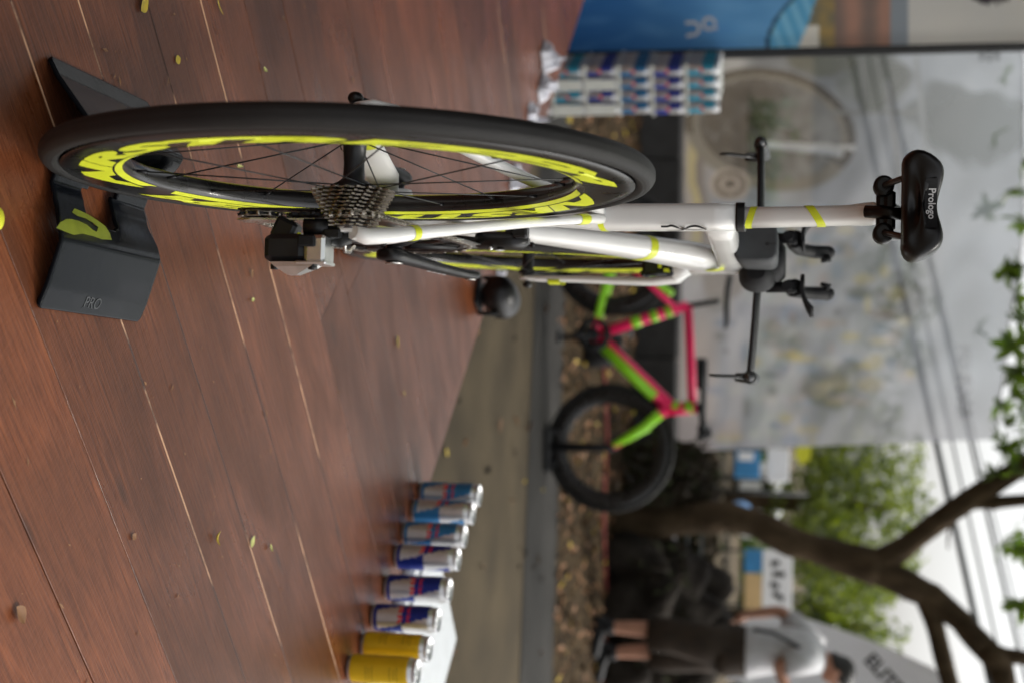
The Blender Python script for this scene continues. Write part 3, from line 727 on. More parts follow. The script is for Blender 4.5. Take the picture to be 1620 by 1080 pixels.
for s in (1, -1):
    e = Vector(pts[-1] if s > 0 else pts[0]); mm = MB()
    mm.tube([e+Vector((0, .125, 0)), e+Vector((-s*.0, .14, -.014)), e+Vector((-s*.001, .128, -.03))], [.010, .0095, .0075], 12)
    mm.tube([e+Vector((0, .132, -.012)), e+Vector((-s*.002, .112, -.034)), e+Vector((-s*.002, .088, -.062)), e+Vector((-s*.003, .082, -.074))], [.0065, .005, .0044, .003], 10, flat=.7)
    mm.build('brake_lever', M['gloss'], bar)
    MB().lathe([(-.0075, .0008), (-.006, .006), (0, .0085), (.004, .0085)], 'y', tuple(e+Vector((0, -.014, 0))), 14).build('bar_end', M['darkmetal'], bar)
for s in (1, -1):
    xc = .0095+s*.041; mm = MB()
    mm.tube([(xc, .905, .765), (xc, .91, .80), (xc, .915, .812)], [.010, .009, .010], 12)
    mm.lathe([(-.013, .008), (-.013, .0145), (.013, .0145), (.013, .008)], 'y', (xc, .925, .812), 18, cap=True)
    mm.tube([(xc, .865, .800), (xc, 1.0, .806), (xc-s*.003, 1.05, .816), (xc-s*.004, 1.085, .842), (xc-s*.004, 1.095, .866)], [.0085, .010, .0108, .0118, .0122], 14)
    mm.box((xc, .9, .806), (.022, .04, .018), bev=.004)
    ext = mm.build('aero_extension', M['matt'], bar)
    mm = MB(); mm.ell((xc-s*.004, 1.096, .866), (.0125, .013, .014)); mm.tube([(xc-s*.006, 1.09, .862), (xc-s*.018, 1.085, .868), (xc-s*.020, 1.08, .856)], [.007, .006, .004], 10); mm.build('shifter', M['matt'], ext)
    mm = MB(); A = []
    for yy, sc_ in ((.87, .6), (.885, .95), (.915, 1.), (.945, .9), (.958, .5)):
        ring = []
        for i in range(9):
            q = -1+2*i/8; ring.append(Vector((xc+s*.004+s*.010+q*.036*sc_, yy, .822+.012*(q*s*.5+.5)**2*1.3+.003*q*q+.003)))
        for i in range(8, -1, -1):
            q = -1+2*i/8; ring.append(Vector((xc+s*.004+s*.010+q*.036*sc_, yy, .822+.012*(q*s*.5+.5)**2*1.3+.003*q*q-.003)))
        A.append(ring)
    mm.quadring(A); mm.build('arm_pad', M['matt'], bar)
# --- drivetrain -----------------------------------------------------------

def gear(n, x, c, th=.0017, inner=.014, m='cass', name='sprocket', par=None, depth=.0042):
    rp = .0127/(2*math.sin(PI/n)); ro = rp+depth*.75; ri = rp-depth*.8; out = []
    for i in range(n):
        a = 2*PI*i/n; s_ = 2*PI/n
        for k, r in ((-.28, ri), (-.12, ro), (.12, ro), (.28, ri)): out.append((r*math.sin(a+k*s_), r*math.cos(a+k*s_)))
    k = len(out); hole_ = [(inner*y/math.hypot(y, z), inner*z/math.hypot(y, z)) for y, z in out]
    mb = MB(); mb.quadring([[(x+dx, c[1]+y, c[2]+z) for y, z in L] for dx, L in ((-th/2, hole_), (-th/2, out), (th/2, out), (th/2, hole_))], loop=True, smooth=False)
    return mb.build(name, M[m], par)
cs_ = MB().lathe([(.019, .016), (.019, .019), (.060, .0155), (.0635, .0165), (.0645, .014), (.0645, .006)], 'x', (0, 0, WR), 28, cap=True)
cas = cs_.build('cassette', M['darkmetal'], bike)
TE = [22, 21, 20, 19, 18, 17, 16, 15, 14, 13, 12]
for i, n in enumerate(TE): gear(n, .0212+i*.0039, (0, 0, WR), par=cas)
CX = -.012                                        # the cranks sit a little to the left in the shell
CC = Vector((0, .412, .262))
crank = MB().lathe([(-.062, .006), (-.062, .012), (.050, .012), (.050, .006)], 'x', tuple(CC), 20, cap=True).build('crankset', M['darkmetal'], bike)
gear(53, .0375+CX+.008, CC, .0024, .094, 'darkmetal', 'chainring', crank, .004)
gear(39, .0300+CX+.008, CC, .0022, .066, 'darkmetal', 'chainring', crank, .004)
mb = MB()
for i in range(4):
    a = R(38+90*i); mb.tube([(.041+CX+.006, CC.y+.02*math.sin(a), CC.z+.02*math.cos(a)), (.0385+CX+.006, CC.y+.098*math.sin(a), CC.z+.098*math.cos(a))], [.014, .008], 10, flat=.35, up=(0, math.cos(a), -math.sin(a)))
mb.build('spider', M['black'], crank)
def crank_arm(s, ang):
    d = Vector((0, math.sin(ang), math.cos(ang))); q = Vector((1, 0, 0)).cross(d); x0 = .050 if s > 0 else .060
    ring = lambda r, x, hx, hw: sect(CC+d*r+Vector((s*x, 0, 0)), XA, q, hx, hw, 16, 2.6)
    mb = MB(); mb.quadring([ring(-.022, x0, .004, .010), ring(-.018, x0, .0085, .018), ring(.0, x0+.001, .010, .0215), ring(.03, x0+.003, .0085, .017), ring(.09, x0+.009, .0068, .0145), ring(.15, x0+.013, .0066, .0135), ring(.170, x0+.0135, .0066, .0145), ring(.182, x0+.0135, .0055, .010), ring(.184, x0+.0135, .003, .005)])
    o = mb.build('crank_arm', M['black'], crank)
    MB().lathe([(0, .0085), (s*.0012, .0085), (s*.0012, .001)], 'x', tuple(CC+d*.17+Vector((s*(x0+.0203), 0, 0))), 16).build('pedal_eye', M['steel'], o)
    MB().lathe([(0, .013), (s*.0012, .013), (s*.0014, .001)], 'x', tuple(CC+Vector((s*(x0+.0112), 0, 0))), 18).build('crank_bolt', M['steel'], o)
    return o, d, q, x0
o, d, q, x0 = crank_arm(1, R(64))
dd, qq = d.copy(), q.copy()
for k in range(4): MB().box(CC+dd*(.075+k*.011)+Vector((x0+.0165+k*.0007, 0, 0)), (.0006, .007, .0035), Matrix.Rotation(R(26), 3, 'X')).build('printed_mark', M['wtext'], o)
crank_arm(-1, R(266))
# chain: along the sprocket, both pulleys and the big ring
UPL, LPL = Vector((.0475, .004, .287)), Vector((.0475, -.002, .228)); PR = .0208
rS = .0127/(2*math.sin(PI/15)); rR = .0127/(2*math.sin(PI/53)); xs, xr = .0485, .0335
def arcp(c, r, a0, a1, x0, x1, n): return [Vector((x0+(x1-x0)*i/n, c.y+r*math.sin(R(a0+(a1-a0)*i/n)), c.z+r*math.cos(R(a0+(a1-a0)*i/n)))) for i in range(n+1)]
path = arcp(WC, rS, 165, 350, xs, xs, 14)[::1]
path = arcp(WC, rS, 190, 351, xs, xs, 14) + arcp(CC, rR, -9, 176, xr, xr, 30) + arcp(LPL, PR, 176, 330, UPL.x, UPL.x, 10) + arcp(UPL, PR, 130, 20, UPL.x, UPL.x, 8) + [Vector((xs, WC.y-.006, WC.z-rS+.001))]
def along(path, step):
    out = []; acc = 0
    for a, b in zip(path[:-1], path[1:]):
        L_ = (b-a).length
        while acc <= L_ and L_ > 1e-6: out.append(a.lerp(b, acc/L_)); acc += step
        acc -= L_
    return out
ps = along(path, .0127); mb = MB()
for i in range(len(ps)-1):
    a, b = ps[i], ps[i+1]; dv = (b-a); 
    if dv.length > .02: continue
    dv.normalize(); n_ = dv.cross(XA).normalized(); sx_ = XA; w_ = .0027 if i % 2 else .0018
    rot = Matrix((sx_, dv, n_)).transposed()
    for s in (1, -1): mb.box((a+b)/2+XA*s*w_, (.0009, .0165, .0072 if i % 2 else .0064), rot, bev=.0025)
    mb.tube([a-XA*.0029, a+XA*.0029], .0034, 6)
tag(mb.build('chain', M['chain'], bike), kind='stuff')
# rear derailleur
rd = MB(); rd.box((.087, -.014, .268), (.031, .034, .047), bev=.006); rd.box((.066, -.008, .262), (.026, .022, .026), Matrix.Rotation(R(24), 3, 'Y'), bev=.004)
rd.box((.070, -.004, .318), (.016, .024, .024), bev=.004); rd.tube([(.062, -.01, .284), (.062, -.006, .312)], .0095, 14)
RD = rd.build('rear_derailleur', M['black'], bike)
kn = MB(); kn.box((.0885, -.016, .3045), (.031, .034, .024), bev=.004); kn.box((.1035, -.016, .300), (.004, .034, .036), bev=.0015)
kn.build('knuckle', M['alu'], RD)
MB().box((.080, -.0345, .296), (.013, .004, .020), bev=.0018).build('knuckle_cover', M['matt'], RD)
wd = MB(); wd.quadring([[Vector((.103, y, z)) for y, z in ((-.032, .252), (-.032, .306), (.0, .306), (.0, .252))], [Vector((.108, y, z)) for y, z in ((-.031, .258), (-.031, .300), (-.004, .300), (-.004, .258))], [Vector((.1165, y, z)) for y, z in ((-.024, .270), (-.024, .282), (-.012, .282), (-.012, .270))]], smooth=False)
wd.build('outer_link', M['alu'], RD)
for z in (.257, .301): MB().lathe([(.1055, .002), (.1055, .0052), (.111, .005), (.1115, .002)], 'x', (0, -.026, z), 14, cap=True).build('link_bolt', M['gloss'], RD)
MB().box((.071, -.018, .281), (.004, .004, .004), bev=.001).build('adjuster_screw', M['lime'], RD)
for s, m_ in ((-1, 'black'), (1, 'steel')):
    mb = MB(); x = UPL.x+s*.0058
    mb.quadring([[Vector((x+dx, y, z)) for y, z in ((-.013, .205), (.011, .205), (.016, .222), (.013, .262), (.018, .292), (.004, .304), (-.010, .296), (-.014, .258), (-.018, .222))] for dx in (-.001, .001)], smooth=False)
    mb.build('cage_plate', M[m_], RD)
for c_ in (UPL, LPL): gear(11, c_.x, c_, .003, .004, 'matt', 'pulley', RD, .004)
mb = MB(); mb.tube([(.071, -.004, .333), (.0745, -.006, .334), (.078, -.008, .326), (.076, -.006, .312)], [.005, .0075, .007, .006], 12); mb.build('hanger', M['black'], RD)
mb = MB(); mb.tube([(.078, -.004, .330), (.086, .02, .322), (.083, .06, .314), (.07, .12, .30)], .0022, 8); mb.build('shift_cable', M['steel'], RD)
# front derailleur
fd = MB(); fd.quadring([rrect(.027, .435, z, hx, hy, 16, 3) for z, hx, hy in ((.378, .010, .02), (.384, .0125, .024), (.43, .0125, .024), (.442, .010, .02), (.452, .004, .008))]); fd.box((.020, .432, .430), (.022, .025, .020), bev=.003); fd.box((.018, .41, .445), (.016, .02, .02), bev=.003)
FD = fd.build('front_derailleur', M['gloss'], bike)
for x in (.0205, .0405):
    MB().quadring([[Vector((x+dx+CX+.006, y, z)) for y, z in ((.345, .352), (.352, .378), (.42, .388), (.455, .374), (.452, .352), (.40, .368))] for dx in (-.0007, .0007)], smooth=False).build('cage_plate', M['alu'], FD)
MB().box((.0415, .425, .412), (.001, .010, .012), Matrix.Rotation(R(45), 3, 'X')).build('printed_mark', M['wtext'], FD)
MB().ell((.040, .412, .402), (.003, .003, .003), 8, 6).build('adjuster_screw', M['alu'], FD)

# ================================================================== WHEEL STAND
stn = thing('wheel_stand', 'glossy black plastic wheel stand gripping the rear wheel, lime emblem on it', 'bike stand', (.02, .038, 0))
TH = .0055
def stand_sheet(x):
    """height of the folded sheet, x measured from the groove"""
    a = abs(x)
    if x < -.012:                                   # the far wing folds up more steeply
        if a < .070: return .014+(.056-.014)*smooth(.012, .070, a)**.9
        if a < .118: return .056-(.056-.018)*(a-.070)/.048
        return .018-(.018-.004)*min(1, (a-.118)/.024)
    if a < .012: return .010+.004*(a/.012)
    if a < .066: return .014+(.030-.014)*smooth(.012, .066, a)**.8
    if a < .118: return .030-(.030-.014)*(a-.066)/.052
    return .014-(.014-.004)*min(1, (a-.118)/.024)
def stand_edge(x):
    a = abs(x); return .121-.010*smooth(.05, .02, a)+.000*a
def stand_mesh():
    bm = bmesh.new(); nx, ny = 96, 64; grid = {}
    xs_ = [-.142+.284*i/nx for i in range(nx+1)]
    for i, x in enumerate(xs_):
        e = stand_edge(x)
        if abs(x) > .136: e -= .006*((abs(x)-.136)/.006)**2
        for j in range(ny+1):
            y = -e+2*e*j/ny; grid[i, j] = bm.verts.new((x, y, stand_sheet(x)))
    def in_hole(x, y):
        return (x > -.002 and ((max(0, x-.026)/.012)**2 + (max(0, abs(y+.012)-.020)/.018)**2) < 1) or (x < -.002 and abs(y) < .034 and abs(x) < .044 and ((max(0, abs(x)-.034)/.010)**2+(max(0, abs(y)-.024)/.010)**2) < 1)
    for i in range(nx):
        for j in range(ny):
            x = (xs_[i]+xs_[i+1])/2; y = (grid[i, j].co.y+grid[i, j+1].co.y)/2
            if in_hole(x, y): continue
            bm.faces.new((grid[i, j], grid[i+1, j], grid[i+1, j+1], grid[i, j+1]))
    for v in [v for v in bm.verts if not v.link_faces]: bm.verts.remove(v)
    me = bpy.data.meshes.new('stand_body'); bm.to_mesh(me); bm.free(); me.materials.append(M['stand'])
    for p in me.polygons: p.use_smooth = True
    return me
sb_ = obj('stand_body', stand_mesh(), stn)
md = sb_.modifiers.new('thickness', 'SOLIDIFY'); md.thickness = TH; md.offset = -1
md = sb_.modifiers.new('edge', 'BEVEL'); md.width = .0014; md.segments = 2; md.limit_method = 'ANGLE'; md.angle_limit = R(50)
sfn = lambda x, y: Vector((x, y, stand_sheet(x)+.0006))
def sheet_patch(outline, name, m, par=sb_, n=26):
    """a flat printed shape following the sheet"""
    me = bpy.data.meshes.new(name); bm = bmesh.new(); bm.faces.new([bm.verts.new((x, y, 0)) for x, y in outline])
    for i in range(n+1):
        bmesh.ops.bisect_plane(bm, geom=bm.verts[:]+bm.edges[:]+bm.faces[:], plane_co=(-.142+.284*i/n, 0, 0), plane_no=(1, 0, 0))
    for v in bm.verts: v.co = sfn(v.co.x, v.co.y)
    bm.to_mesh(me); bm.free(); me.materials.append(m); return obj(name, me, par)
# emblem: a lime wing with a dark bite, on the slope facing the wheel
def sp_(u, v):                                    # photo pixel -> place on the sheet
    p = atZ(u, v, .025); x = p.x-.02; p = atZ(u, v, stand_sheet(x)); return (p.x-.02, p.y-.038)
leafo = [(88, 361), (95, 352), (104, 347), (113, 347), (125, 350), (137, 356), (146, 364), (152, 367), (155, 360), (147, 353), (135, 346), (122, 342), (114, 336), (118, 330), (128, 334), (140, 340), (154, 349), (166, 358), (173, 369), (176, 380), (160, 379), (146, 374), (130, 370), (116, 372), (110, 370)]
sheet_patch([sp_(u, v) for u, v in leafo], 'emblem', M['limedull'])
def emb(x, y):                                    # embossed letters on the foot
    return Vector((.1275-y, x, stand_sheet(.1275-y)+.0002))
lettering('embossed_letters', 'PRO', M['boxgrey'], lambda x, y: emb(-.030+x, y-.0065)+Vector((0, 0, .0004)), sb_, size=.0185, cuts=2, sx=1.1)

# ================================================================== CANS ON THE DECK
def can_mesh(name, kind):
    prof = [(0, .0205), (.0035, .0238), (.0085, .0262), (.0125, .0265), (.0155, .0265)]+[(.0155+.1005*i/14, .0265) for i in range(1, 15)]+[(.1195, .0262), (.1265, .0240), (.1300, .0232), (.1315, .0243), (.1345, .0243), (.1345, .0228), (.1305, .0220), (.1302, .002)]
    K = 48; mb = MB(); mb.lathe(prof, 'z', k=K, cap=True)
    cols = {'redblue': ('cansilver', 'canblue'), 'sugarfree': ('cansilver', 'cansky'), 'yellow': ('yelcan', 'yelcan')}[kind]
    for fi, f in enumerate(mb.f):
        if len(f) > 4: continue
        vs = [mb.v[i] for i in f]; z = sum(v[2] for v in vs)/4; a = math.atan2(sum(v[1] for v in vs), sum(v[0] for v in vs))
        if kind == 'yellow': mb.mi[fi] = 1 if .008 < z < .118 else 0; continue
        if .0085 < z < .0155: mb.mi[fi] = 1; continue                                   # thin ring at the foot
        if .0155 < z < .1195:
            t = (a/(PI/2)+ (z-.067)*7) % 4; q = int(t) % 2
            if (z > .067) == (q == 0): mb.mi[fi] = 1
    return mb.mesh(name, [M['cansilver'], M[cols[1]]])
CANS = {k: can_mesh('can_body', k) for k in ('redblue', 'sugarfree', 'yellow')}
def wrapc(a0): return lambda x, y: Vector((.02672*math.cos(a0+x/.0267), .02672*math.sin(a0+x/.0267), y))
def make_can(kind, label, loc, rz, group):
    c = thing('drink_can', label, 'can', loc, rz, group)
    b = obj('can_body', CANS[kind], c)
    tb = MB(); tb.ell((.006, 0, .1312), (.010, .0065, .0012), 14, 5); tb.ell((-.006, 0, .1308), (.010, .0075, .0006), 14, 5); tb.build('pull_tab', M['alu'], c)
    if kind != 'yellow':
        for a0 in (R(45), R(225)):
            w0 = wrapc(a0); lettering('lettering', 'Red Bull', M['canred'], lambda x, y: w0(x-.0170, .0765+y), b, size=.0098, bold=.0003, cuts=14, width=.034)
            o = MB(); w1 = wrapc(a0-R(0))
            o.quadring([[w1(x, .060+y) for x, y in ((-.019, .0), (-.014, .008), (-.006, .009), (-.002, .002))], [w1(x, .060+y) for x, y in ((-.019, -.004), (-.014, -.001), (-.006, -.002), (-.002, -.001))]], closed=False, cap=False)
            o.quadring([[w1(-x, .060+y) for x, y in ((-.019, .0), (-.014, .008), (-.006, .009), (-.002, .002))], [w1(-x, .060+y) for x, y in ((-.019, -.004), (-.014, -.001), (-.006, -.002), (-.002, -.001))]], closed=False, cap=False)
            o.build('printed_bulls', M['canred'], b)
    else:
        for a0 in (R(30), R(150), R(270)):
            w0 = wrapc(a0)
            for zz, L_ in ((.100, .030), (.094, .022), (.086, .026), (.052, .030), (.046, .024), (.040, .028)):
                MB().quadring([[w0(-L_/2+L_*i/10, zz) for i in range(11)], [w0(-L_/2+L_*i/10, zz+.0008) for i in range(11)]], closed=False, cap=False).build('small_print', M['shorts'], b)
    return c
g_ = 'drink cans standing in a row along the deck edge'
for (u, v, kind, rz, lab) in ((545, 1057, 'yellow', 10, 'yellow drink can, nearest of the row and cut by the picture edge'), (567, 1021, 'yellow', 70, 'yellow drink can standing whole beside the dark blue cans'),
        (583, 976, 'redblue', 198, 'silver and dark blue drink can next to the yellow cans'), (604, 929, 'redblue', 206, 'silver and dark blue drink can third from the yellow end'),
        (620, 880, 'redblue', 160, 'silver drink can with blue patch at right, before the white cooler corner'), (632, 844, 'sugarfree', 196, 'mostly silver drink can between the dark blue and the sky blue cans'),
        (647, 808, 'sugarfree', 150, 'silver and sky blue drink can, second from the far end'), (659, 780, 'sugarfree', 205, 'drink can at the far end of the row')):
    p = atZ(u+3, v, 0); make_can(kind, lab, (p.x, p.y+.015, .0002), R(rz), g_)

# white cooler box standing on the street beyond the deck edge
cb = thing('cooler_box', 'white foam cooler box standing on the street behind the row of cans', 'cooler', tuple(dk(1.62, .60, GZ)), DA)
cw, cl_, chh = .40, .66, .452
MB().box((0, -.05, chh/2), (cw, cl_, chh), bev=.02).build('box', M['foam'], cb)
ld = MB().box((0, -.05, chh+.016), (cw+.02, cl_+.02, .030), bev=.010); lid = ld.build('lid', M['foam'], cb)
MB().box((0, -.05, chh+.034), (cw-.05, cl_-.05, .008), bev=.003).build('lid_panel', M['foam'], lid)

# trays of cans stacked on the street behind the deck corner
SMALLCAN = {}
def tray_can(kind):
    if kind in SMALLCAN: return SMALLCAN[kind]
    K = 16; mb = MB(); mb.lathe([(0, .021), (.009, .0262), (.038, .0262), (.067, .0262), (.095, .0262), (.118, .0262), (.127, .0238), (.1335, .0240), (.1335, .002)], 'z', k=K, cap=True)
    for fi, f in enumerate(mb.f):
        if len(f) > 4: continue
        vs = [mb.v[i] for i in f]; z = sum(v[2] for v in vs)/4; a = math.atan2(sum(v[1] for v in vs), sum(v[0] for v in vs))
        if .009 < z < .118:
            q = int(((a+PI/2)/(PI/2)) % 4) % 2
            up = z > .067
            if up != (q == 0): mb.mi[fi] = 1
            if abs(z-.067) < .03 and abs(math.sin(2*(a+PI/2))) < .3 and False: mb.mi[fi] = 2
    SMALLCAN[kind] = mb.mesh('tray_can', [M['cansilver'], M[kind], M['red']]); return SMALLCAN[kind]
TC = Vector((-1.150, 4.2, 0)); TA = DA-R(10); TIER = .1385
g2 = 'shrink wrapped trays of drink cans in one stack'
tiers = [('teal', 'tray hidden at the foot'), ('teal', 'lowest tray, teal cans behind white sleeves'), ('navy', 'second tray from below, navy cans behind white sleeves'), ('cansky', 'middle tray of sky blue and silver cans'), ('navy', 'navy and silver tray under the top one'), ('teal', 'topmost tray of teal and silver cans')]
zb = -.237-TIER
pl = MB().box((TC+T*.105+NN*.159+Vector((0, 0, (GZ+zb)/2-.002))), (.24, .34, zb-GZ-.006), Matrix.Rotation(TA, 3, 'Z'), bev=.006)
tag(pl.build('carton', M['carton']), 'white carton under the stack of can trays', 'carton')
for k, (kind, lab) in enumerate(tiers):
    tr = thing('can_tray', lab+', beside the blue banner', 'can tray', tuple(TC+T*rnd(-.004, .004)+NN*rnd(-.004, .004)+Vector((0, 0, zb+k*TIER))), TA+R(rnd(-1.5, 1.5)), g2)
    MB().box((.106, .159, .0665), (.168, .274, .130)).build('carton', M['carton'], tr)
    MB().box((.106, .159, .006), (.214, .322, .012)).build('tray', M['carton'], tr)
    me = tray_can(kind)
    for i in range(4):
        for j in range(6):
            if i in (1, 2, 3) and 0 < j: continue
            obj('can', me, tr, (.0267+i*.053, .0267+j*.053, .0015))
    if k in (1, 2):                                      # printed carton sleeve with windows
        for i in (0, 2): MB().box((.0267+(i+1)*.053+.0, -.0015, .067), (.046, .003, .122), bev=.001).build('sleeve', M['carton'], tr)
    for i in range(4):
        MB().lathe([(0, .009), (.0008, .009), (.0008, .001)], 'y', (.0267+i*.053, -.0012, .067), 10).build('printed_mark', M['red'], tr)

# ================================================================== SMALL THINGS ON THE DECK
# black spotlight at the deck edge
pt = atZ(752, 466, 0); lp = thing('spotlight', 'small black round spotlight standing on the far deck edge', 'spotlight', (pt.x, pt.y+.03, 0), R(65))
m = MB(); m.lathe([(-.055, .012), (-.052, .030), (-.03, .043), (.0, .048), (.035, .048), (.048, .044), (.050, .040), (.044, .038)], 'x', (0, 0, .058), 26, cap=True); m.build('lamp_housing', M['gloss'], lp)
MB().lathe([(.0455, .0385), (.0465, .001)], 'x', (0, 0, .058), 22).build('lens', M['wrap'], lp)
m = MB(); m.box((0, 0, .004), (.07, .08, .008), bev=.003); m.tube([(0, -.052, .006), (0, -.054, .058)], .006, 8); m.tube([(0, .052, .006), (0, .054, .058)], .006, 8); m.build('bracket', M['matt'], lp)
def crumple(name, label, loc, size, seed, parts=1):
    rr = random.Random(seed); mb = MB(); n = 14; rows = []
    for i in range(n+1):
        row = []
        for j in range(n+1):
            x, y = (i/n-.5)*size[0], (j/n-.5)*size[1]
            h = size[2]*(.5+.9*noise.noise(Vector((x*38+seed, y*38, 1)))+.35*noise.noise(Vector((x*90, y*90+seed, 5))))*(1-(2*i/n-1)**4)*(1-(2*j/n-1)**4)
            row.append((x+.012*noise.noise(Vector((x*60, y*60, 9+seed))), y+.012*noise.noise(Vector((x*60, y*60, 19+seed))), max(.002, h)))
        rows.append(row)
    mb.quadring(rows, closed=False, cap=False, smooth=False)
    o = mb.build(name, M['wrap'], None, loc); tag(o, label, 'plastic wrap', 'crumpled plastic wrap along the far deck edge'); return o
for (u, v, sz, seed, lab) in ((812, 286, (.06, .10, .05), 3, 'crumpled clear plastic wrap seen through the rear wheel spokes'), (838, 186, (.07, .07, .06), 11, 'white crumpled plastic wrap at the deck edge just above the tyre'), (856, 140, (.05, .13, .05), 23, 'long strip of white plastic wrap at the foot of the can trays'), (860, 92, (.08, .08, .07), 31, 'grey crumpled plastic wrap at the foot of the blue banner'), (787, 432, (.03, .04, .03), 41, 'scrap of white plastic wrap beside the black spotlight')):
    p = atZ(u, v, 0); crumple('plastic_wrap', lab, (p.x, p.y, .001), sz, seed).rotation_euler = (0, 0, DA+rnd(-.3, .3))

# fallen leaves and chips
def leaf_mesh(L_, w_, curl, m, fold=.3):
    n = 8; rows = []
    for i in range(n+1):
        t = i/n; hw = w_/2*math.sin(PI*min(1, t*1.02))**.8*(1-.25*t)+.0004; row = []
        for k in (-1, -.5, 0, .5, 1):
            row.append(((t-.5)*L_, k*hw, abs(k)*hw*fold+curl*L_*((2*t-1)**2)+.0012))
        rows.append(row)
    return MB().quadring(rows, closed=False, cap=False).mesh('leaf', m)
def leaf(u, v, L_, w_, ang, m, label, curl=.12, fold=.3, z=0., group='fallen leaves on the deck'):
    p = atZ(u, v, z); o = obj('fallen_leaf', leaf_mesh(L_, w_, curl, M[m], fold), None, (p.x, p.y, z+.0004)); o.rotation_euler = (R(rnd(-8, 8)), R(rnd(-6, 6)), R(ang)); tag(o, label, 'leaf', group)
leaf(398, 856, .020, .012, 150, 'leafpale', 'pale green broad fallen leaf, middle one of three on the bare planks', .05, .1)
leaf(340, 850, .022, .007, 10, 'leafyellow', 'narrow curled yellow leaf, leftmost of three on the bare planks', .3, .8)
leaf(426, 866, .014, .008, 30, 'leafpale', 'small pale leaf, rightmost of three on the bare planks', .2, .5)
leaf(210, 848, .012, .010, 60, 'leafbrown', 'small orange brown leaf alone on the bare planks', .05, .3)
leaf(627, 541, .030, .011, 20, 'leafyellow', 'longest yellow leaf lying between the crank and the cans', .1, .4)
leaf(638, 622, .014, .009, 50, 'leafyellow', 'small yellow leaf between the long leaf and the cans', .1, .4)
leaf(397, 433, .015, .009, 20, 'leafbrown', 'orange brown leaf right of the rear derailleur', .05, .2)
leaf(398, 474, .011, .007, 100, 'leafpale', 'tiny pale leaf right of the rear derailleur', .1, .3)
leaf(280, 95, .014, .013, 120, 'leafyellow', 'square torn yellow leaf left of the tyre', .02, .1)
leaf(416, 110, .016, .006, 80, 'leafpale', 'thin pale leaf left of the tyre', .2, .6)
leaf(226, 8, .026, .020, 140, 'leafyellow', 'broad yellow leaf at the left picture edge', .04, .2)
leaf(344, 8, .034, .004, 50, 'leafyellow', 'dry yellow stalk at the left picture edge', .1, .3)
leaf(118, 303, .034, .016, 150, 'leafyellow', 'bright yellow leaf seen through the hole of the wheel stand', .03, .1)
leaf(557, 127, .012, .009, 30, 'leafbrown', 'small brown leaf far left of the tyre', .05, .2)
leaf(447, 30, .016, .004, 70, 'leafbrown', 'brown sliver far left of the tyre', .1, .4)
leaf(374, 263, .020, .005, 95, 'leafpale', 'thin curled leaf seen between the spokes', .25, .7)
leaf(516, 250, .020, .006, 60, 'leafbrown', 'orange leaf seen between the spokes beside the hub', .1, .4)
leaf(28, 972, .026, .020, 40, 'leafbrown', 'crumpled brown leaf nearest to the viewer on the right', .08, .5)
leaf(790, 672, .07, .03, 10, 'leafbrown', 'brown leaf on the street beyond the deck edge', .08, .3, GZ+.006)
leaf(705, 715, .06, .03, 70, 'leafyellow', 'yellow leaf on the street close to the deck edge', .08, .3, GZ+.006)
p = atZ(-6, 346, 0)
tag(MB().lathe([(.0, .0), (.0, .0125), (.0018, .012), (.002, .0)], 'z', (p.x, p.y, .0006), 26).build('sticker', M['raw']), 'round lime yellow sticker on the deck at the lower picture edge', 'sticker')
# dry chips and dust: nobody could count them
mb = MB()
for _ in range(420):
    t_, n_ = rnd(-.9, 1.3), rnd(-.5, 1.5); p = dk(t_, n_, .0009); s_ = rnd(.0006, .0022); a = rnd(0, PI); e = s_*rnd(1, 4)
    mb.poly([(p.x+e*math.cos(a), p.y+e*math.sin(a), p.z), (p.x-s_*math.sin(a), p.y+s_*math.cos(a), p.z+.0008), (p.x-e*math.cos(a), p.y-e*math.sin(a), p.z), (p.x+s_*math.sin(a), p.y-s_*math.cos(a), p.z+.0003)])
tag(mb.build('wood_chips', M['leafbrown']), 'tiny dry chips and dust scattered over the planks', 'debris', kind='stuff')

# ================================================================== SECOND BICYCLE (pink and green), side on
B2Y = 5.62
b2k = thing('track_bicycle', 'pink and neon green bicycle with black deep wheels parked on the street', 'bicycle', (0, B2Y, GZ))
L2 = lambda x, z, y=0.: Vector((x, y, z-GZ))
FH, RH, BBp, SCl, HT, HB = (.440, -.146), (-.545, -.146), (-.126, -.238), (-.280, .228), (.232, .262), (.226, .150)
def wheel2(c, name):
    prof = [(-.011, .300), (-.013, .285), (-.012, .245), (-.004, .222), (.004, .222), (.012, .245), (.013, .285), (.011, .300)]
    wh = MB().lathe(prof, 'y', k=64, loop=True).build(name, M['carbon'], b2k, L2(*c))
    MB().lathe([(.0135*math.sin(2*PI*i/12), .3115+.0135*math.cos(2*PI*i/12)) for i in range(12)], 'y', k=64, loop=True).build('tyre', M['tyre'], wh)
    MB().lathe([(-.05, .006), (-.05, .012), (-.03, .02), (-.02, .013), (.02, .013), (.03, .02), (.05, .012), (.05, .006)], 'y', k=20, cap=True).build('hub', M['black'], wh)
    for s in range(16):
        a = 2*PI*(s+.5)/16; sd_ = 1 if s % 2 else -1; b = a+(R(50) if s % 4 < 2 else R(-50))
        MB().tube([(.017*math.sin(b), sd_*.028, .017*math.cos(b)), (.223*math.sin(a), 0, .223*math.cos(a))], .0012, 5).build('spoke', M['spoke'], wh)
wheel2(FH, 'front_wheel'); wheel2(RH, 'rear_wheel')
def seg(name, a, b, r, m, par=b2k, y=0., y2=None, flat=.7, r2=None):
    return MB().tube([L2(*a, y), L2(*b, y if y2 is None else y2)], [r, r2 or r], 12, flat=flat).build(name, M[m], par)
def lerp2(a, b, t): return (a[0]+(b[0]-a[0])*t, a[1]+(b[1]-a[1])*t)
fb = MB()
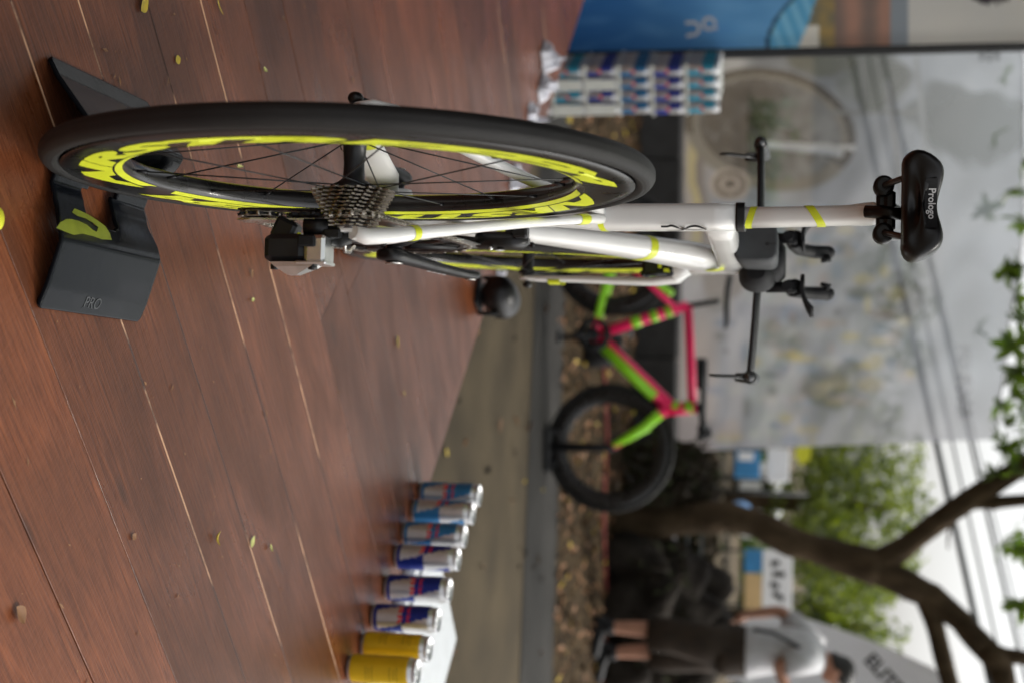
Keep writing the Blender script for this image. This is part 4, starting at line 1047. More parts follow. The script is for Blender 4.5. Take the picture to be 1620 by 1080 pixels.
fb.tube([L2(*BBp), L2(*SCl)], [.027, .026], 12); fb.tube([L2(*SCl), L2(*HT)], 0.023, 12); fb.tube([L2(*BBp), L2(*HB)], [.036, .036], 12); fb.tube([L2(HB[0]+.012, HB[1]-.01), L2(HT[0]-.006, HT[1]+.02)], .033, 12)
for s in (1, -1):
    fb.tube([L2(*BBp, s*.03), L2(*RH, s*.06)], [.019, .015], 10); fb.tube([L2(*lerp2(SCl, BBp, .12), s*.016), L2(*RH, s*.06)], [.015, .012], 10)
    fb.tube([L2(.246, .120, s*.03), L2(.33, .03, s*.045), L2(*FH, s*.052)], [.028, .024, .014], 12)
fb.tube([L2(.238, .13, -.045), L2(.238, .13, .045)], .02, 10); fb.tube([L2(BBp[0], BBp[1], -.036), L2(BBp[0], BBp[1], .036)], .026, 14)
f2 = fb.build('frame', M['pink'], b2k)
# green printed sections, sleeves standing a hair proud of the pink tubes
for a, b, r in ((lerp2(BBp, HB, .10), lerp2(BBp, HB, .84), .0225),): MB().tube([L2(a[0]+.006, a[1]-.008, -.006), L2(b[0]+.006, b[1]-.008, -.006)], .0345, 12).build('green_section', M['green'], f2)
for t0, t1 in ((.40, .50), (.60, .68), (.76, .83)): MB().tube([L2(*lerp2(BBp, SCl, t0)), L2(*lerp2(BBp, SCl, t1))], .0285, 12).build('green_section', M['green'], f2)
MB().tube([L2(HT[0]-.004, HT[1]-.04), L2(HT[0]-.006, HT[1]+.005)], .0345, 12).build('green_section', M['green'], f2)
MB().tube([L2(HB[0]+.004, HB[1]+.010), L2(HB[0]+.001, HB[1]+.045)], .0345, 12).build('green_section', M['green'], f2)
for s in (1, -1):
    MB().tube([L2(.262, .102, s*.033), L2(.33, .03, s*.045), L2(.425, -.125, s*.051)], [.0285, .0252, .0165], 12).build('green_section', M['green'], f2)
    MB().tube([L2(*lerp2(BBp, RH, .2), s*.036), L2(*lerp2(BBp, RH, .86), s*.056)], .0195, 10).build('green_section', M['green'], f2)
    MB().tube([L2(*lerp2(SCl, RH, .22), s*.022), L2(*lerp2(SCl, RH, .9), s*.056)], .0160, 10).build('green_section', M['green'], f2)
MB().tube([L2(SCl[0]+.004, SCl[1]-.01), L2(SCl[0]-.020, .36), L2(SCl[0]-.026, .385)], [.014, .013, .012], 12).build('seat_post', M['matt'], b2k)
MB().quadring([sect((SCl[0]-.02+x, 0, z-GZ), (0, 1, 0), (0, 0, 1), hy, hz, 16, 2.3) for x, z, hy, hz in ((-.135, .432, .03, .008), (-.125, .434, .06, .015), (-.06, .424, .066, .016), (.02, .420, .035, .015), (.10, .422, .022, .013), (.135, .418, .012, .008))]).build('saddle', M['matt'], b2k)
hbm = MB(); hbm.tube([L2(HT[0]-.006, HT[1]+.02), L2(HT[0]-.008, HT[1]+.045)], .019, 12); hbm.tube([L2(HT[0]-.012, HT[1]+.04), L2(HT[0]+.09, HT[1]+.056)], .017, 12)
hbm.tube([L2(HT[0]+.09, HT[1]+.056, -.19), L2(HT[0]+.09, HT[1]+.056, .19)], .013, 12)
for s in (1, -1):
    hbm.tube([L2(HT[0]+.09, HT[1]+.056, s*.19), L2(HT[0]+.13, HT[1]+.068, s*.20), L2(HT[0]+.15, HT[1]+.04, s*.20)], [.018, .022, .014], 10)
    hbm.tube([L2(HT[0]-.10, HT[1]+.045, s*.05), L2(HT[0]-.25, HT[1]+.040, s*.05)], .024, 10); hbm.box(L2(HT[0]-.03, HT[1]+.052, s*.06), (.16, .07, .018), bev=.008)
hbm.build('handlebar', M['matt'], b2k)
ck = MB(); ck.lathe([(-.052, .054), (-.052, .086), (-.046, .086), (-.046, .054)], 'y', tuple(L2(*BBp)), 36, loop=True); ck.lathe([(-.053, .002), (-.053, .03), (-.046, .03)], 'y', tuple(L2(*BBp)), 24)
for i in range(5): ck.tube([L2(BBp[0]+.02*math.sin(i*1.257), BBp[1]+.02*math.cos(i*1.257), -.05), L2(BBp[0]+.07*math.sin(i*1.257), BBp[1]+.07*math.cos(i*1.257), -.05)], .008, 8)
ck.tube([L2(BBp[0], BBp[1], -.062), L2(BBp[0]+.02, BBp[1]-.165, -.066)], [.015, .011], 10)
ck.build('crankset', M['black'], b2k)
MB().tube([L2(BBp[0], BBp[1], .062), L2(BBp[0]-.02, BBp[1]+.165, .066)], [.015, .011], 10).build('crank_arm', M['black'], b2k)
for s, dx, dz in ((-1, .02, -.165), (1, -.02, .165)): MB().box(L2(BBp[0]+dx, BBp[1]+dz, s*.11), (.06, .08, .016), bev=.005).build('pedal', M['black'], b2k)
# display stand under its front wheel
sn = thing('bicycle_stand', 'black display stand holding the front wheel of the pink and green bicycle', 'bike stand', (FH[0], B2Y, GZ+.004))
mb = MB(); mb.box((0.02, 0, .012), (.22, .26, .024), bev=.01); mb.box((-.075, 0, .03), (.03, .1, .05), bev=.008); mb.box((.085, 0, .03), (.03, .1, .05), bev=.008); mb.build('base', M['matt'], sn)
for s in (1, -1): MB().tube([(0.005, s*.068, .02), (0, s*.068, .30), (0, s*.064, .345)], [.022, .018, .012], 10, flat=.4).build('upright', M['matt'], sn)

bgp = atZ(975, 536, GZ); bag = MB()
bag.quadring([rrect(0, 0, z, hx, hy, 18, 2.6) for z, hx, hy in ((0, .10, .07), (.03, .125, .085), (.14, .12, .08), (.20, .09, .06), (.225, .05, .03))])
bo = thing('backpack', 'black backpack on the leaf bed behind the pink and green bicycle', 'backpack', (-.12, 6.75, GZ+.004)); bag.build('sack', M['matt'], bo); MB().tube([(-.05, -.02, .20), (-.03, -.03, .26), (.03, -.03, .26), (.05, -.02, .20)], .008, 8).build('strap', M['matt'], bo)
# red cord lying along the leaf bed
tag(MB().tube([atZ(957+5*math.sin(i*.9)*.5, 330+i*40, GZ+.015) for i in range(20)], .012, 6).build('red_cord', M['cord']), 'thin red cord lying along the leaf bed', 'cord')

# ================================================================== NEAR TREE
TY = 8.25
def tp(u, v, y=TY): return atY(u, v, y)
tr0 = tp(985, 832); tree = thing('near_tree', 'bare brown trunk forking over the rocks, leaf whorls along the top', 'tree', (tr0.x, TY, GZ))
O = Vector((tr0.x, TY, GZ))
def limb(name, pts, rad, par=tree, k=14):
    P_ = []; Rr = []
    for i in range(len(pts)-1):
        for j in range(5):
            t = j/5; q = pts[i].lerp(pts[i+1], t)
            if 0 < i < len(pts)-1 or j:
                q = q+Vector((noise.noise(q*3.1)*.02, noise.noise(q*2.7+Vector((5, 0, 0)))*.03, 0))*(1 if j else .3)
            P_.append(q-O); Rr.append((rad[i]+(rad[i+1]-rad[i])*t)*(1+.13*noise.noise(q*6)))
    P_.append(pts[-1]-O); Rr.append(rad[-1])
    return MB().tube(P_, Rr, k, up=(0, 1, 0)).build(name, M['bark'], par)
base0 = Vector((tr0.x+.02, TY, GZ-.05))
trunk = limb('trunk', [base0, tp(1020, 828), tp(1085, 822), tp(1150, 815), tp(1195, 828), tp(1250, 856), tp(1310, 872), tp(1392, 900)], [.19, .125, .115, .112, .10, .098, .098, .125])
br1 = limb('branch', [tp(1385, 896), tp(1420, 872), tp(1465, 838), tp(1520, 800), tp(1560, 774), tp(1640, 722), tp(1700, 680, 8.0), tp(1800, 560, 7.6)], [.11, .082, .075, .072, .07, .06, .045, .02], trunk)
limb('branch', [tp(1535, 795), tp(1570, 796), tp(1625, 790), tp(1720, 800, 8.4), tp(1820, 840, 8.6)], [.055, .045, .040, .03, .012], br1, 10)
br2 = limb('branch', [tp(1388, 900), tp(1430, 920), tp(1475, 942), tp(1520, 980), tp(1558, 1024), tp(1580, 1050), tp(1600, 1120)], [.11, .097, .088, .08, .078, .08, .065], trunk)
limb('branch', [tp(1556, 1026), tp(1590, 1037), tp(1640, 1040), tp(1760, 1030, 8.5)], [.06, .05, .045, .015], br2, 10)
limb('branch', [tp(1462, 936), tp(1478, 985), tp(1492, 1040), tp(1512, 1110)], [.075, .065, .06, .05], trunk, 12)
limb('branch', [tp(1510, 806), tp(1500, 850), tp(1500, 868)], [.016, .010, .005], br1, 6)
LM = [leaf_mesh(.15, .062, .10, M['leafgreen'], .12), leaf_mesh(.13, .05, .16, M['leafgreen'], .2), leaf_mesh(.16, .07, .05, M['leafdark'], .1)]
rl_ = random.Random(11)
def whorl(c, n, sc=1., par=tree):
    ax_ = Vector((rl_.uniform(-.6, .6), rl_.uniform(-.6, .6), rl_.uniform(-.5, 1))).normalized(); q = ax_.to_track_quat('Z', 'Y')
    for i in range(n):
        a = 2*PI*i/n+rl_.uniform(-.3, .3); tilt = rl_.uniform(-.1, .75); s_ = sc*rl_.uniform(.65, 1.05)
        e = q @ Euler((0, -tilt, a)).to_quaternion()
        o = obj('leaf', LM[rl_.choice((0, 0, 1, 1, 2))], par, c-O+(e @ Vector((.075*s_, 0, 0)))); o.rotation_mode = 'QUATERNION'; o.rotation_quaternion = e; o.scale = (s_, s_, s_)
WH = [(1598, 300, 7.6, 6), (1612, 345, 7.6, 7), (1590, 432, 7.4, 8), (1604, 472, 7.4, 7), (1618, 508, 7.6, 7), (1600, 545, 7.5, 7), (1612, 585, 7.8, 8), (1595, 618, 7.9, 8), (1606, 650, 7.9, 8), (1590, 672, 8.1, 7), (1612, 690, 8.0, 8), (1588, 712, 8.1, 7), (1600, 742, 8.1, 8), (1575, 752, 8.2, 6), (1616, 722, 8.3, 8), (1596, 845, 8.2, 7), (1612, 870, 8.2, 7), (1618, 955, 8.3, 6), (1585, 858, 8.4, 6), (1618, 420, 7.4, 7), (1606, 622, 8.6, 8), (1618, 655, 8.6, 8), (1585, 640, 8.8, 7), (1619, 560, 8.0, 7), (1616, 255, 8.0, 6), (1583, 690, 8.8, 7), (1625, 800, 8.1, 7)]
for u, v, y, n in WH:
    c = tp(u+rl_.uniform(-4, 4), v, y); whorl(c, n+2, rl_.uniform(.9, 1.2))
    MB().tube([c-O, c-O+Vector((rl_.uniform(-.05, .05), .02, .14)), c-O+Vector((rl_.uniform(-.1, .1), .05, .34))], [.004, .006, .009], 6).build('twig', M['bark'], tree)
for u, v, y, n in ((1560, 330, 9.62, 7), (1572, 215, 9.62, 6), (1545, 520, 9.62, 7), (1585, 120, 9.62, 6)): whorl(tp(u, v, y), n, 1.0)
# crown above the picture: too many leaves to count
mb = MB()
for _ in range(2600):
    c = Vector((rl_.uniform(-2.6, 4.2), rl_.uniform(6.6, 10.6), rl_.uniform(2.55, 4.2)))
    if noise.noise(c*1.1) < -.05 or (c.y < 9.4 and c.x < -.2 and rl_.random() < .5): continue
    e = Euler((rl_.uniform(-.8, .8), rl_.uniform(-.8, .8), rl_.uniform(0, 6.3))).to_matrix(); c = c-O
    mb.poly([c+e@Vector(p) for p in ((-.08, 0, 0), (-.02, .033, .01), (.04, .028, .01), (.08, 0, 0), (.04, -.028, .01), (-.02, -.033, .01))])
for _ in range(8500):  # unseen canopy stretched over the deck, added to cut sky light and reflections
    c = Vector((rl_.uniform(-2.2, 4.5), rl_.uniform(-.5, 7.2), rl_.uniform(3.3, 4.4)+.0))
    if noise.noise(c*.8) < -.22: continue
    s_ = rl_.uniform(1, 1.5); e = Euler((rl_.uniform(-.8, .8), rl_.uniform(-.8, .8), rl_.uniform(0, 6.3))).to_matrix(); c = c-O
    mb.poly([c+e@(Vector(p)*s_) for p in ((-.08, 0, 0), (-.02, .033, .01), (.04, .028, .01), (.08, 0, 0), (.04, -.028, .01), (-.02, -.033, .01))])
tag(mb.build('foliage', M['leafgreen'], tree), kind='stuff')
limb('branch', [tp(1800, 560, 7.6), Vector((.6, 5.6, 3.5)), Vector((.4, 3.4, 3.8)), Vector((.5, 1.0, 3.9))], [.05, .05, .035, .015], br1, 8)

# boulders round the tree foot
rbk = random.Random(3)
def boulder(c, r, label):
    bm = bmesh.new(); bmesh.ops.create_icosphere(bm, subdivisions=3, radius=1)
    sd_ = rbk.uniform(0, 50)
    for v in bm.verts:
        n = noise.noise(v.co*1.3+Vector((sd_, 0, 0)))*.35+noise.noise(v.co*3.2+Vector((0, sd_, 0)))*.12
        v.co = Vector((v.co.x*r[0], v.co.y*r[1], v.co.z*r[2]))*(1+n)
    me = bpy.data.meshes.new('boulder'); bm.to_mesh(me); bm.free(); me.materials.append(M['rock'])
    for p in me.polygons: p.use_smooth = True
    o = obj('boulder', me, None, c); o.rotation_euler = (0, 0, rbk.uniform(0, 3)); return tag(o, label, 'rock', 'dark boulders around the tree foot')
for (u, v, y, rx, rz_, lab) in ((1010, 890, 8.0, .20, .22, 'dark boulder right beside the trunk foot'), (1020, 945, 7.95, .19, .24, 'dark boulder between the trunk and the standing person'), (1075, 905, 8.35, .24, .22, 'upper dark boulder right of the trunk'), (1080, 965, 8.4, .22, .28, 'tall dark boulder behind the person'), (1120, 930, 8.7, .2, .22, 'topmost dark boulder right of the trunk'), (1045, 775, 8.9, .22, .22, 'dark boulder left of the trunk above the front wheel'), (1090, 745, 9.1, .24, .16, 'dark boulder left of the trunk by the banner corner'), (1010, 1010, 8.1, .22, .3, 'dark boulder behind the legs of the person'), (1060, 1050, 8.3, .3, .34, 'large dark boulder at the right behind the person'), (1105, 790, 9.2, .2, .2, 'dark boulder just left of the trunk bend'), (985, 1065, 7.9, .18, .18, 'low dark boulder at the right picture edge'), (1125, 1000, 8.9, .3, .28, 'highest dark boulder behind the back of the person')):
    p = atY(u, v, y); hz = max(.12, (p.z-GZ)*.55+rz_*.55); boulder((p.x, y, GZ+hz*.7), (rx*1.1, rx, hz), lab)
mb = MB()
for _ in range(4200):
    u, v = rbk.uniform(985, 1140), rbk.choice((rbk.uniform(700, 800), rbk.uniform(860, 1090))); y = rbk.uniform(7.75, 9.3)
    p = atY(u, v, y); hmax = .55+.25*noise.noise(Vector((p.x*2, p.y*2, 0)))
    if p.z-GZ > hmax or p.z < GZ: continue
    e = Euler((rbk.uniform(-1.2, 1.2), rbk.uniform(-1.2, 1.2), rbk.uniform(0, 6.3))).to_matrix(); s_ = rbk.uniform(.025, .06)
    mb.poly([p+e@Vector(q_) for q_ in ((-s_, 0, 0), (0, s_*.3, .01), (s_, 0, 0), (0, -s_*.3, .01))], mi=rbk.choice((0, 0, 1)))
M['dryleaf'] = mat('dry_undergrowth', (.022, .016, .010), .9, spec=.1, var=.5, scale=6); M['dryleaf2'] = mat('dull_undergrowth_green', (.02, .024, .010), .9, spec=.1, var=.5, scale=6)
tag(mb.build('undergrowth', [M['dryleaf'], M['dryleaf2']]), 'dark dry undergrowth growing between the boulders', 'undergrowth', kind='stuff')
ra = thing('railing', 'thin dark metal railing behind the rocks beside the banner', 'railing', (1.0, 9.9, GZ))
for zz in (.20, .36, .47): MB().tube([(-.62, 0, zz), (1.6, 0, zz)], .012, 8).build('rail', M['wire'], ra)
for xx in (-.58, .1, .8, 1.5): MB().tube([(xx, 0, 0), (xx, 0, .50)], .016, 8).build('post', M['wire'], ra)

# ================================================================== PERSON
PY_ = 7.4
per = thing('person', 'person in grey white t-shirt and dark knee length shorts standing in profile', 'person', (1.70, PY_, GZ))
def pv(x, z, y=0.):                               # leaning forward from the hips, the head bowed a little
    lean = max(0, z-.50)
    return Vector((x-1.70+.16*lean-.035*smooth(.45, .7, z)+.05*smooth(.93, 1.1, z), y, z-GZ-.05*smooth(.93, 1.1, z)))
def skin_body():
    V, E, Rr = [], [], []
    def add(p, r, par=None):
        V.append(p); Rr.append(r)
        if par is not None: E.append((par, len(V)-1))
        return len(V)-1
    pel = add(pv(1.70, .43), .115)
    sp1 = add(pv(1.695, .62), .11, pel); sp2 = add(pv(1.675, .80), .115, sp1); nk = add(pv(1.672, .925), .055, sp2); n2 = add(pv(1.684, .975), .05, nk)
    h1 = add(pv(1.700, 1.04), .078, n2); add(pv(1.690, 1.115), .074, h1)
    for s, kx, ky, fx in ((-1, 1.605, .0, 1.60), (1, 1.765, .0, 1.785)):
        hp = add(pv(1.70+(kx-1.7)*.3, .40, s*.075), .085, pel); kn_ = add(pv(kx, .0, s*.085), .055, hp); cf = add(pv(kx-.014, -.13, s*.085), .057, kn_); an = add(pv(fx-.012, -.385, s*.085), .035, cf); ft = add(pv(fx+.0, -.43, s*.085), .036, an); add(pv(fx+.12, -.445, s*.09), .026, ft)
    # right arm (nearer the viewer) bent forward
    sh = add(pv(1.68, .865, -.15), .062, sp2); el = add(pv(1.74, .665, -.225), .042, sh); wr = add(pv(1.925, .745, -.20), .028, el); add(pv(1.98, .775, -.18), .026, wr)
    # left arm hanging back, hand at the hip
    sh = add(pv(1.655, .865, .15), .062, sp2); el = add(pv(1.475, .68, .205), .042, sh); wr = add(pv(1.505, .46, .19), .029, el); add(pv(1.545, .40, .165), .028, wr)
    me = bpy.data.meshes.new('body'); me.from_pydata([tuple(v) for v in V], E, []); me.materials.append(M['skin'])
    o = obj('body', me, per); md = o.modifiers.new('skin', 'SKIN'); md.use_smooth_shade = True
    for i, sv in enumerate(me.skin_vertices[0].data): sv.radius = (Rr[i], Rr[i]); sv.use_root = (i == 0)
    s2 = o.modifiers.new('sub', 'SUBSURF'); s2.levels = 2; s2.render_levels = 2
    return o
body = skin_body()
for hx, hz, hy, dx, dz in ((1.98, .775, -.18, .9, .45), (1.548, .395, .162, .5, -.8)):
    for k in range(4):
        b = pv(hx, hz, hy+(k-1.5)*.017); L_ = (.062, .070, .066, .052)[k]
        MB().tube([b, b+Vector((dx*L_*.5, 0, dz*L_*.5)), b+Vector((dx*L_*.9, 0, dz*L_*.7-.01))], [.009, .0085, .006], 8).build('finger', M['skin'], body)
    b = pv(hx-.01, hz, hy-.03); MB().tube([b, b+Vector((dx*.03, -.02, dz*.03)), b+Vector((dx*.055, -.022, dz*.05))], [.011, .010, .007], 8).build('thumb', M['skin'], body)
hd = MB(); hd.quadring([[pv(1.672+dx+hx*math.cos(a), z, hy*math.sin(a)) for a in [2*PI*i/20 for i in range(20)]] for z, dx, hx, hy in ((1.005, -.035, .03, .05), (1.03, -.022, .062, .070), (1.065, -.008, .082, .084), (1.10, .002, .094, .086), (1.14, .002, .088, .080), (1.168, .0, .06, .06), (1.178, .0, .02, .02))])
hair = hd.build('hair', M['hair'], per)
fc = MB(); fc.ell(pv(1.735, 1.035), (.045, .058, .075), 14, 10); fc.tube([pv(1.775, 1.06), pv(1.796, 1.03), pv(1.78, 1.015)], [.010, .014, .012], 8); fc.ell(pv(1.755, .985), (.03, .04, .025)); fc.build('face', M['skin'], per)
for s in (-1, 1): MB().ell(pv(1.768, 1.062, s*.028), (.009, .011, .007), 8, 6).build('eye', M['hair'], per); MB().ell(pv(1.695, 1.045, s*.082), (.020, .010, .030), 10, 7).build('ear', M['skin'], per)
MB().ell(pv(1.779, .998), (.006, .022, .005), 8, 6).build('mouth', mat('lips', (.30, .09, .07), .5), per)
shirt = MB()
shirt.quadring([[pv(1.69+dx+hx*math.cos(a)*(1+.03*math.sin(5*a+z*30)), z, hy*math.sin(a)) for a in [2*PI*i/28 for i in range(28)]] for z, dx, hx, hy in ((.475, .015, .155, .185), (.485, .015, .158, .19), (.56, .008, .150, .185), (.66, .0, .142, .18), (.76, -.01, .142, .19), (.84, -.02, .132, .195), (.90, -.025, .105, .165), (.945, -.02, .07, .085), (.952, -.018, .058, .06))])
shirt.tube([pv(1.675, .885, -.13), pv(1.70, .80, -.20), pv(1.728, .705, -.225)], [.085, .078, .07], 14); shirt.tube([pv(1.65, .885, .13), pv(1.575, .80, .19), pv(1.505, .715, .208)], [.085, .076, .066], 14)
shirt.build('shirt', M['shirt'], per)
sh_ = MB(); ring = lambda x, z, hx, hy, y: [pv(x+hx*math.cos(a), z, y+hy*math.sin(a)) for a in [2*PI*i/22 for i in range(22)]]
sh_.quadring([ring(1.705, .50, .145, .175, 0), ring(1.70, .44, .155, .185, 0), ring(1.70, .36, .165, .19, 0), ring(1.70, .30, .150, .18, 0)])
for s, kx in ((-1, 1.62), (1, 1.765)): sh_.quadring([ring(1.70+(kx-1.7)*.3, .38, .135, .105, s*.08), ring(1.70+(kx-1.7)*.6, .2, .122, .10, s*.088), ring(kx, .02, .112, .095, s*.09), ring(kx, -.115, .108, .092, s*.09), ring(kx, -.12, .09, .08, s*.09)])
sh_.build('shorts', M['shorts'], per)
for s, fx in ((-1, 1.60), (1, 1.785)):
    MB().quadring([sect((fx-1.70+x, s*.087, z), (0, 1, 0), (0, 0, 1), hy, hz, 16, 2.5) for x, z, hy, hz in ((-.075, .05, .025, .03), (-.06, .05, .04, .05), (.0, .052, .045, .052), (.07, .036, .048, .036), (.15, .028, .045, .026), (.185, .024, .025, .016))]).build('shoe', M['matt'], per)
    MB().tube([pv(fx-.012, -.40, s*.085), pv(fx-.010, -.33, s*.085)], [.045, .046], 14).build('sock', M['matt'], per)
MB().tube([pv(1.545, .52, -.17), pv(1.56, .64, -.19), pv(1.62, .80, -.17), pv(1.69, .93, -.06), pv(1.70, .935, .05)], .016, 8, flat=.4).build('bag_strap', M['matt'], per)

# white feather flag behind the person
fy = 8.7
fl = thing('feather_flag', 'white tilted feather flag with dark lettering behind the head of the person', 'flag', (1.95, fy, GZ)); FO = Vector((1.95, fy, GZ))
out = [(1215, 962), (1245, 968), (1290, 982), (1350, 1002), (1420, 1030), (1475, 1055), (1510, 1085), (1515, 1120), (1470, 1135), (1400, 1125), (1300, 1100), (1220, 1085), (1150, 1075), (1150, 1000)]
o2 = [tuple(atY(u, v, fy)-FO) for u, v in out]
mb = MB(); mb.quadring([[Vector(p)+Vector((0, dy, 0)) for p in o2] for dy in (-.004, .004)], smooth=False); cloth = mb.build('flag_cloth', M['flagwhite'], fl)
MB().tube([Vector((o2[8][0]+.1, .02, 0)), Vector(o2[10])+Vector((0, .012, 0)), Vector(o2[8])+Vector((0, .012, 0)), Vector(o2[6])+Vector((0, .012, 0)), Vector(o2[4])+Vector((0, .012, 0))], [.014, .012, .010, .008, .006], 8).build('pole', M['matt'], fl)
dirx = (atY(1300, 1102, fy)-atY(1418, 1040, fy)).normalized()
A0 = atY(1372, 1040, fy)-FO; A1 = (atY(1430, 1100, fy)-atY(1376, 1040, fy)); k_ = A1.length; A1.normalize(); B1 = Vector((-A1.z, 0, A1.x))
lettering('lettering', 'ELITE', M['text'], lambda x, y: A0+A1*x+B1*(y-.03)*-1*-1+Vector((0, -.007, 0)), cloth, size=.13, bold=.004, width=k_*.95)

# ================================================================== FAR SIDE OF THE STREET
def board(name, label, cat, u0, u1, v0, v1, y, m, foot=True, th=.04):
    a, b = atY(u0, v0, y), atY(u1, v1, y); c = (a+b)/2; w_, h_ = abs(b.x-a.x), abs(b.z-a.z)
    t = thing(name, label, cat, (c.x, y, GZ)); MB().box((0, 0, c.z-GZ), (w_, th, h_), bev=.01).build('panel', M[m], t)
    if foot:
        for s in (-1, 1): MB().tube([(s*w_*.46, .03, 0), (s*w_*.46, .03, c.z-GZ+h_/2)], .02, 8).build('post', M['wire'], t)
    return t, c, w_, h_
t, c, w_, h_ = board('event_board', 'white board with dark symbols over a blue and tan strip, right of the trunk', 'board', 1207, 1252, 868, 966, 18, 'boardwhite')
for k in range(4): MB().box((-w_*.28+k*w_*.18, -.025, c.z-GZ+(.02 if k % 2 else -.03)), (w_*.09, .008, h_*(.42 if k % 2 else .3)), Matrix.Rotation(.3*(k-1), 3, 'Y')).build('symbol', M['text'], t)
zb_ = atY(1178, 880, 18).z; za_ = atY(1206, 880, 18).z
MB().box((-w_*.30, 0, (zb_+za_)/2-GZ), (w_*.38, .05, za_-zb_-.004), bev=.008).build('blue_panel', M['blue'], t); MB().box((w_*.20, 0, (zb_+za_)/2-GZ), (w_*.58, .05, za_-zb_-.004), bev=.008).build('tan_panel', M['tan'], t)
board('white_sign', 'plain white sign with a blue edge just right of the banner corner', 'sign', 1214, 1248, 708, 762, 19, 'boardwhite')
t, c, w_, h_ = board('blue_sign', 'small blue and white sign low beside the banner corner', 'sign', 1163, 1202, 712, 756, 18.6, 'blue')
MB().box((-w_*.3, -.03, c.z-GZ-.02), (w_*.3, .02, h_*.6)).build('white_panel', M['boardwhite'], t)
q = atY(1171, 806, 17); bl = thing('balloon', 'pale blue round balloon left of the trunk', 'balloon', (q.x, 17, GZ)); MB().ell((0, 0, q.z-GZ), (.12, .12, .14)).build('skin', mat('balloon_blue', (.22, .42, .75), .4), bl); MB().tube([(0, 0, q.z-GZ-.13), (.02, 0, .0)], .006, 6).build('string', M['wire'], bl)
q = atY(1270, 720, 16); pe = thing('pennant', 'bright yellow green pennant at the edge of the banner', 'flag', (q.x, 16, GZ)); MB().quadring([[Vector((x, dy, q.z-GZ+z)) for x, z in ((-.14, .10), (.04, .09), (.12, -.02), (.0, -.10), (-.14, -.06))] for dy in (-.006, .006)], smooth=False).build('cloth', M['raw'], pe); MB().tube([(-.14, 0, 0), (-.14, 0, q.z-GZ+.12)], .012, 8).build('pole', M['wire'], pe)
q = atY(1278, 782, 17); MBp = MB().tube([(q.x, 17.2, GZ), (q.x, 17.2, q.z)], [.03, .022], 10); tag(MBp.build('street_post', M['wire']), 'dark street post in front of the far tree', 'post')
for (u0, u1, v0, v1, y, lab) in ((1150, 1232, 770, 812, 24, 'white van parked far off left of the trunk'), (1160, 1235, 985, 1080, 26, 'white van parked far off behind the person')):
    a, b = atY(u0, v0, y), atY(u1, v1, y); cx = (a.x+b.x)/2; w2 = max(1.2, abs(b.x-a.x)); h2 = b.z-GZ
    t = thing('van', lab, 'van', (cx, y+1, GZ), 0, 'far white vans')
    MB().quadring([sect((0, yy, h2*.55), XA, (0, 0, 1), w2/2*k, h2*.45*k2, 20, 5) for yy, k, k2 in ((-1.9, .9, .8), (-1.8, 1, 1), (1.8, 1, 1), (1.9, .95, .9))]).build('body', M['boardwhite'], t)
    MB().box((0, -1.86, h2*.74), (w2*.8, .08, h2*.26), bev=.03).build('window', M['gloss'], t)
    for sx_ in (-1, 1):
        for yy in (-1.2, 1.2): MB().lathe([(-.08, .1), (-.08, .3), (.08, .3), (.08, .1)], 'x', (sx_*w2*.42, yy, .3), 18, cap=True).build('wheel', M['tyre'], t)
rt = random.Random(21)
def far_tree(c, rad, n, label, mats, leafsize):
    t = thing('street_tree', label, 'tree', (c[0], c[1], GZ)); hz = c[2]-GZ
    MB().tube([(0, 0, -.05), (.05, 0, hz*.5), (0, .05, hz), (.1, 0, hz+rad[2]*.5)], [.16, .12, .10, .04], 10).build('trunk', M['bark'], t)
    for m_, frac in mats:
        mb = MB(); k = 0
        while k < n*frac:
            v = Vector((rt.gauss(0, 1), rt.gauss(0, 1), rt.gauss(0, 1))).normalized()*rt.random()**.42
            p = Vector((v.x*rad[0], v.y*rad[1], v.z*rad[2]))
            if noise.noise(Vector((p.x+c[0]*3, p.y, p.z))*1.5)+.45*noise.noise(p*4) < -.06+.5*(v.length-.75): continue
            k += 1; e = Euler((rt.uniform(-1.2, 1.2), rt.uniform(-1.2, 1.2), rt.uniform(0, 6.3))).to_matrix(); s_ = leafsize*rt.uniform(.6, 1.3); p = p+Vector((0, 0, hz))
            mb.poly([p+e@Vector(q_) for q_ in ((-s_, 0, 0), (0, s_*.45, .02), (s_, 0, 0), (0, -s_*.45, .02))])
        tag(mb.build('crown', M[m_], t), kind='stuff')
M['farleaf'] = leafy('far_leaf_light', (.13, .165, .014), .3); M['farleaf2'] = leafy('far_leaf_mid', (.055, .085, .010), .25)
far_tree((1.55, 21, 1.42), (1.80, 1.6, 1.30), 5200, 'round bright green tree across the street beside the banner edge', (('farleaf', .55), ('farleaf2', .45)), .075)
far_tree((3.6, 22.5, 1.25), (1.35, 1.5, 1.2), 3400, 'green tree across the street behind the fork of the near tree', (('farleaf', .5), ('farleaf2', .5)), .075)
far_tree((-1.6, 24, 1.6), (2.2, 1.6, 1.4), 1500, 'green tree hidden mostly behind the banner', (('farleaf2', 1),), .09)
mb = MB()
for _ in range(2600):
    p = Vector((rt.uniform(-6, 12), 27+rt.uniform(-.6, .6), GZ+abs(rt.gauss(0, .38)))); e = Euler((rt.uniform(-1.2, 1.2), rt.uniform(-1.2, 1.2), rt.uniform(0, 6.3))).to_matrix(); s_ = .14
    mb.poly([p+e@Vector(q_) for q_ in ((-s_, 0, 0), (0, s_*.5, .02), (s_, 0, 0), (0, -s_*.5, .02))])
tag(mb.build('hedge', M['leafdark']), 'low dark hedge along the far side of the street', 'hedge', kind='stuff')
mb = MB()
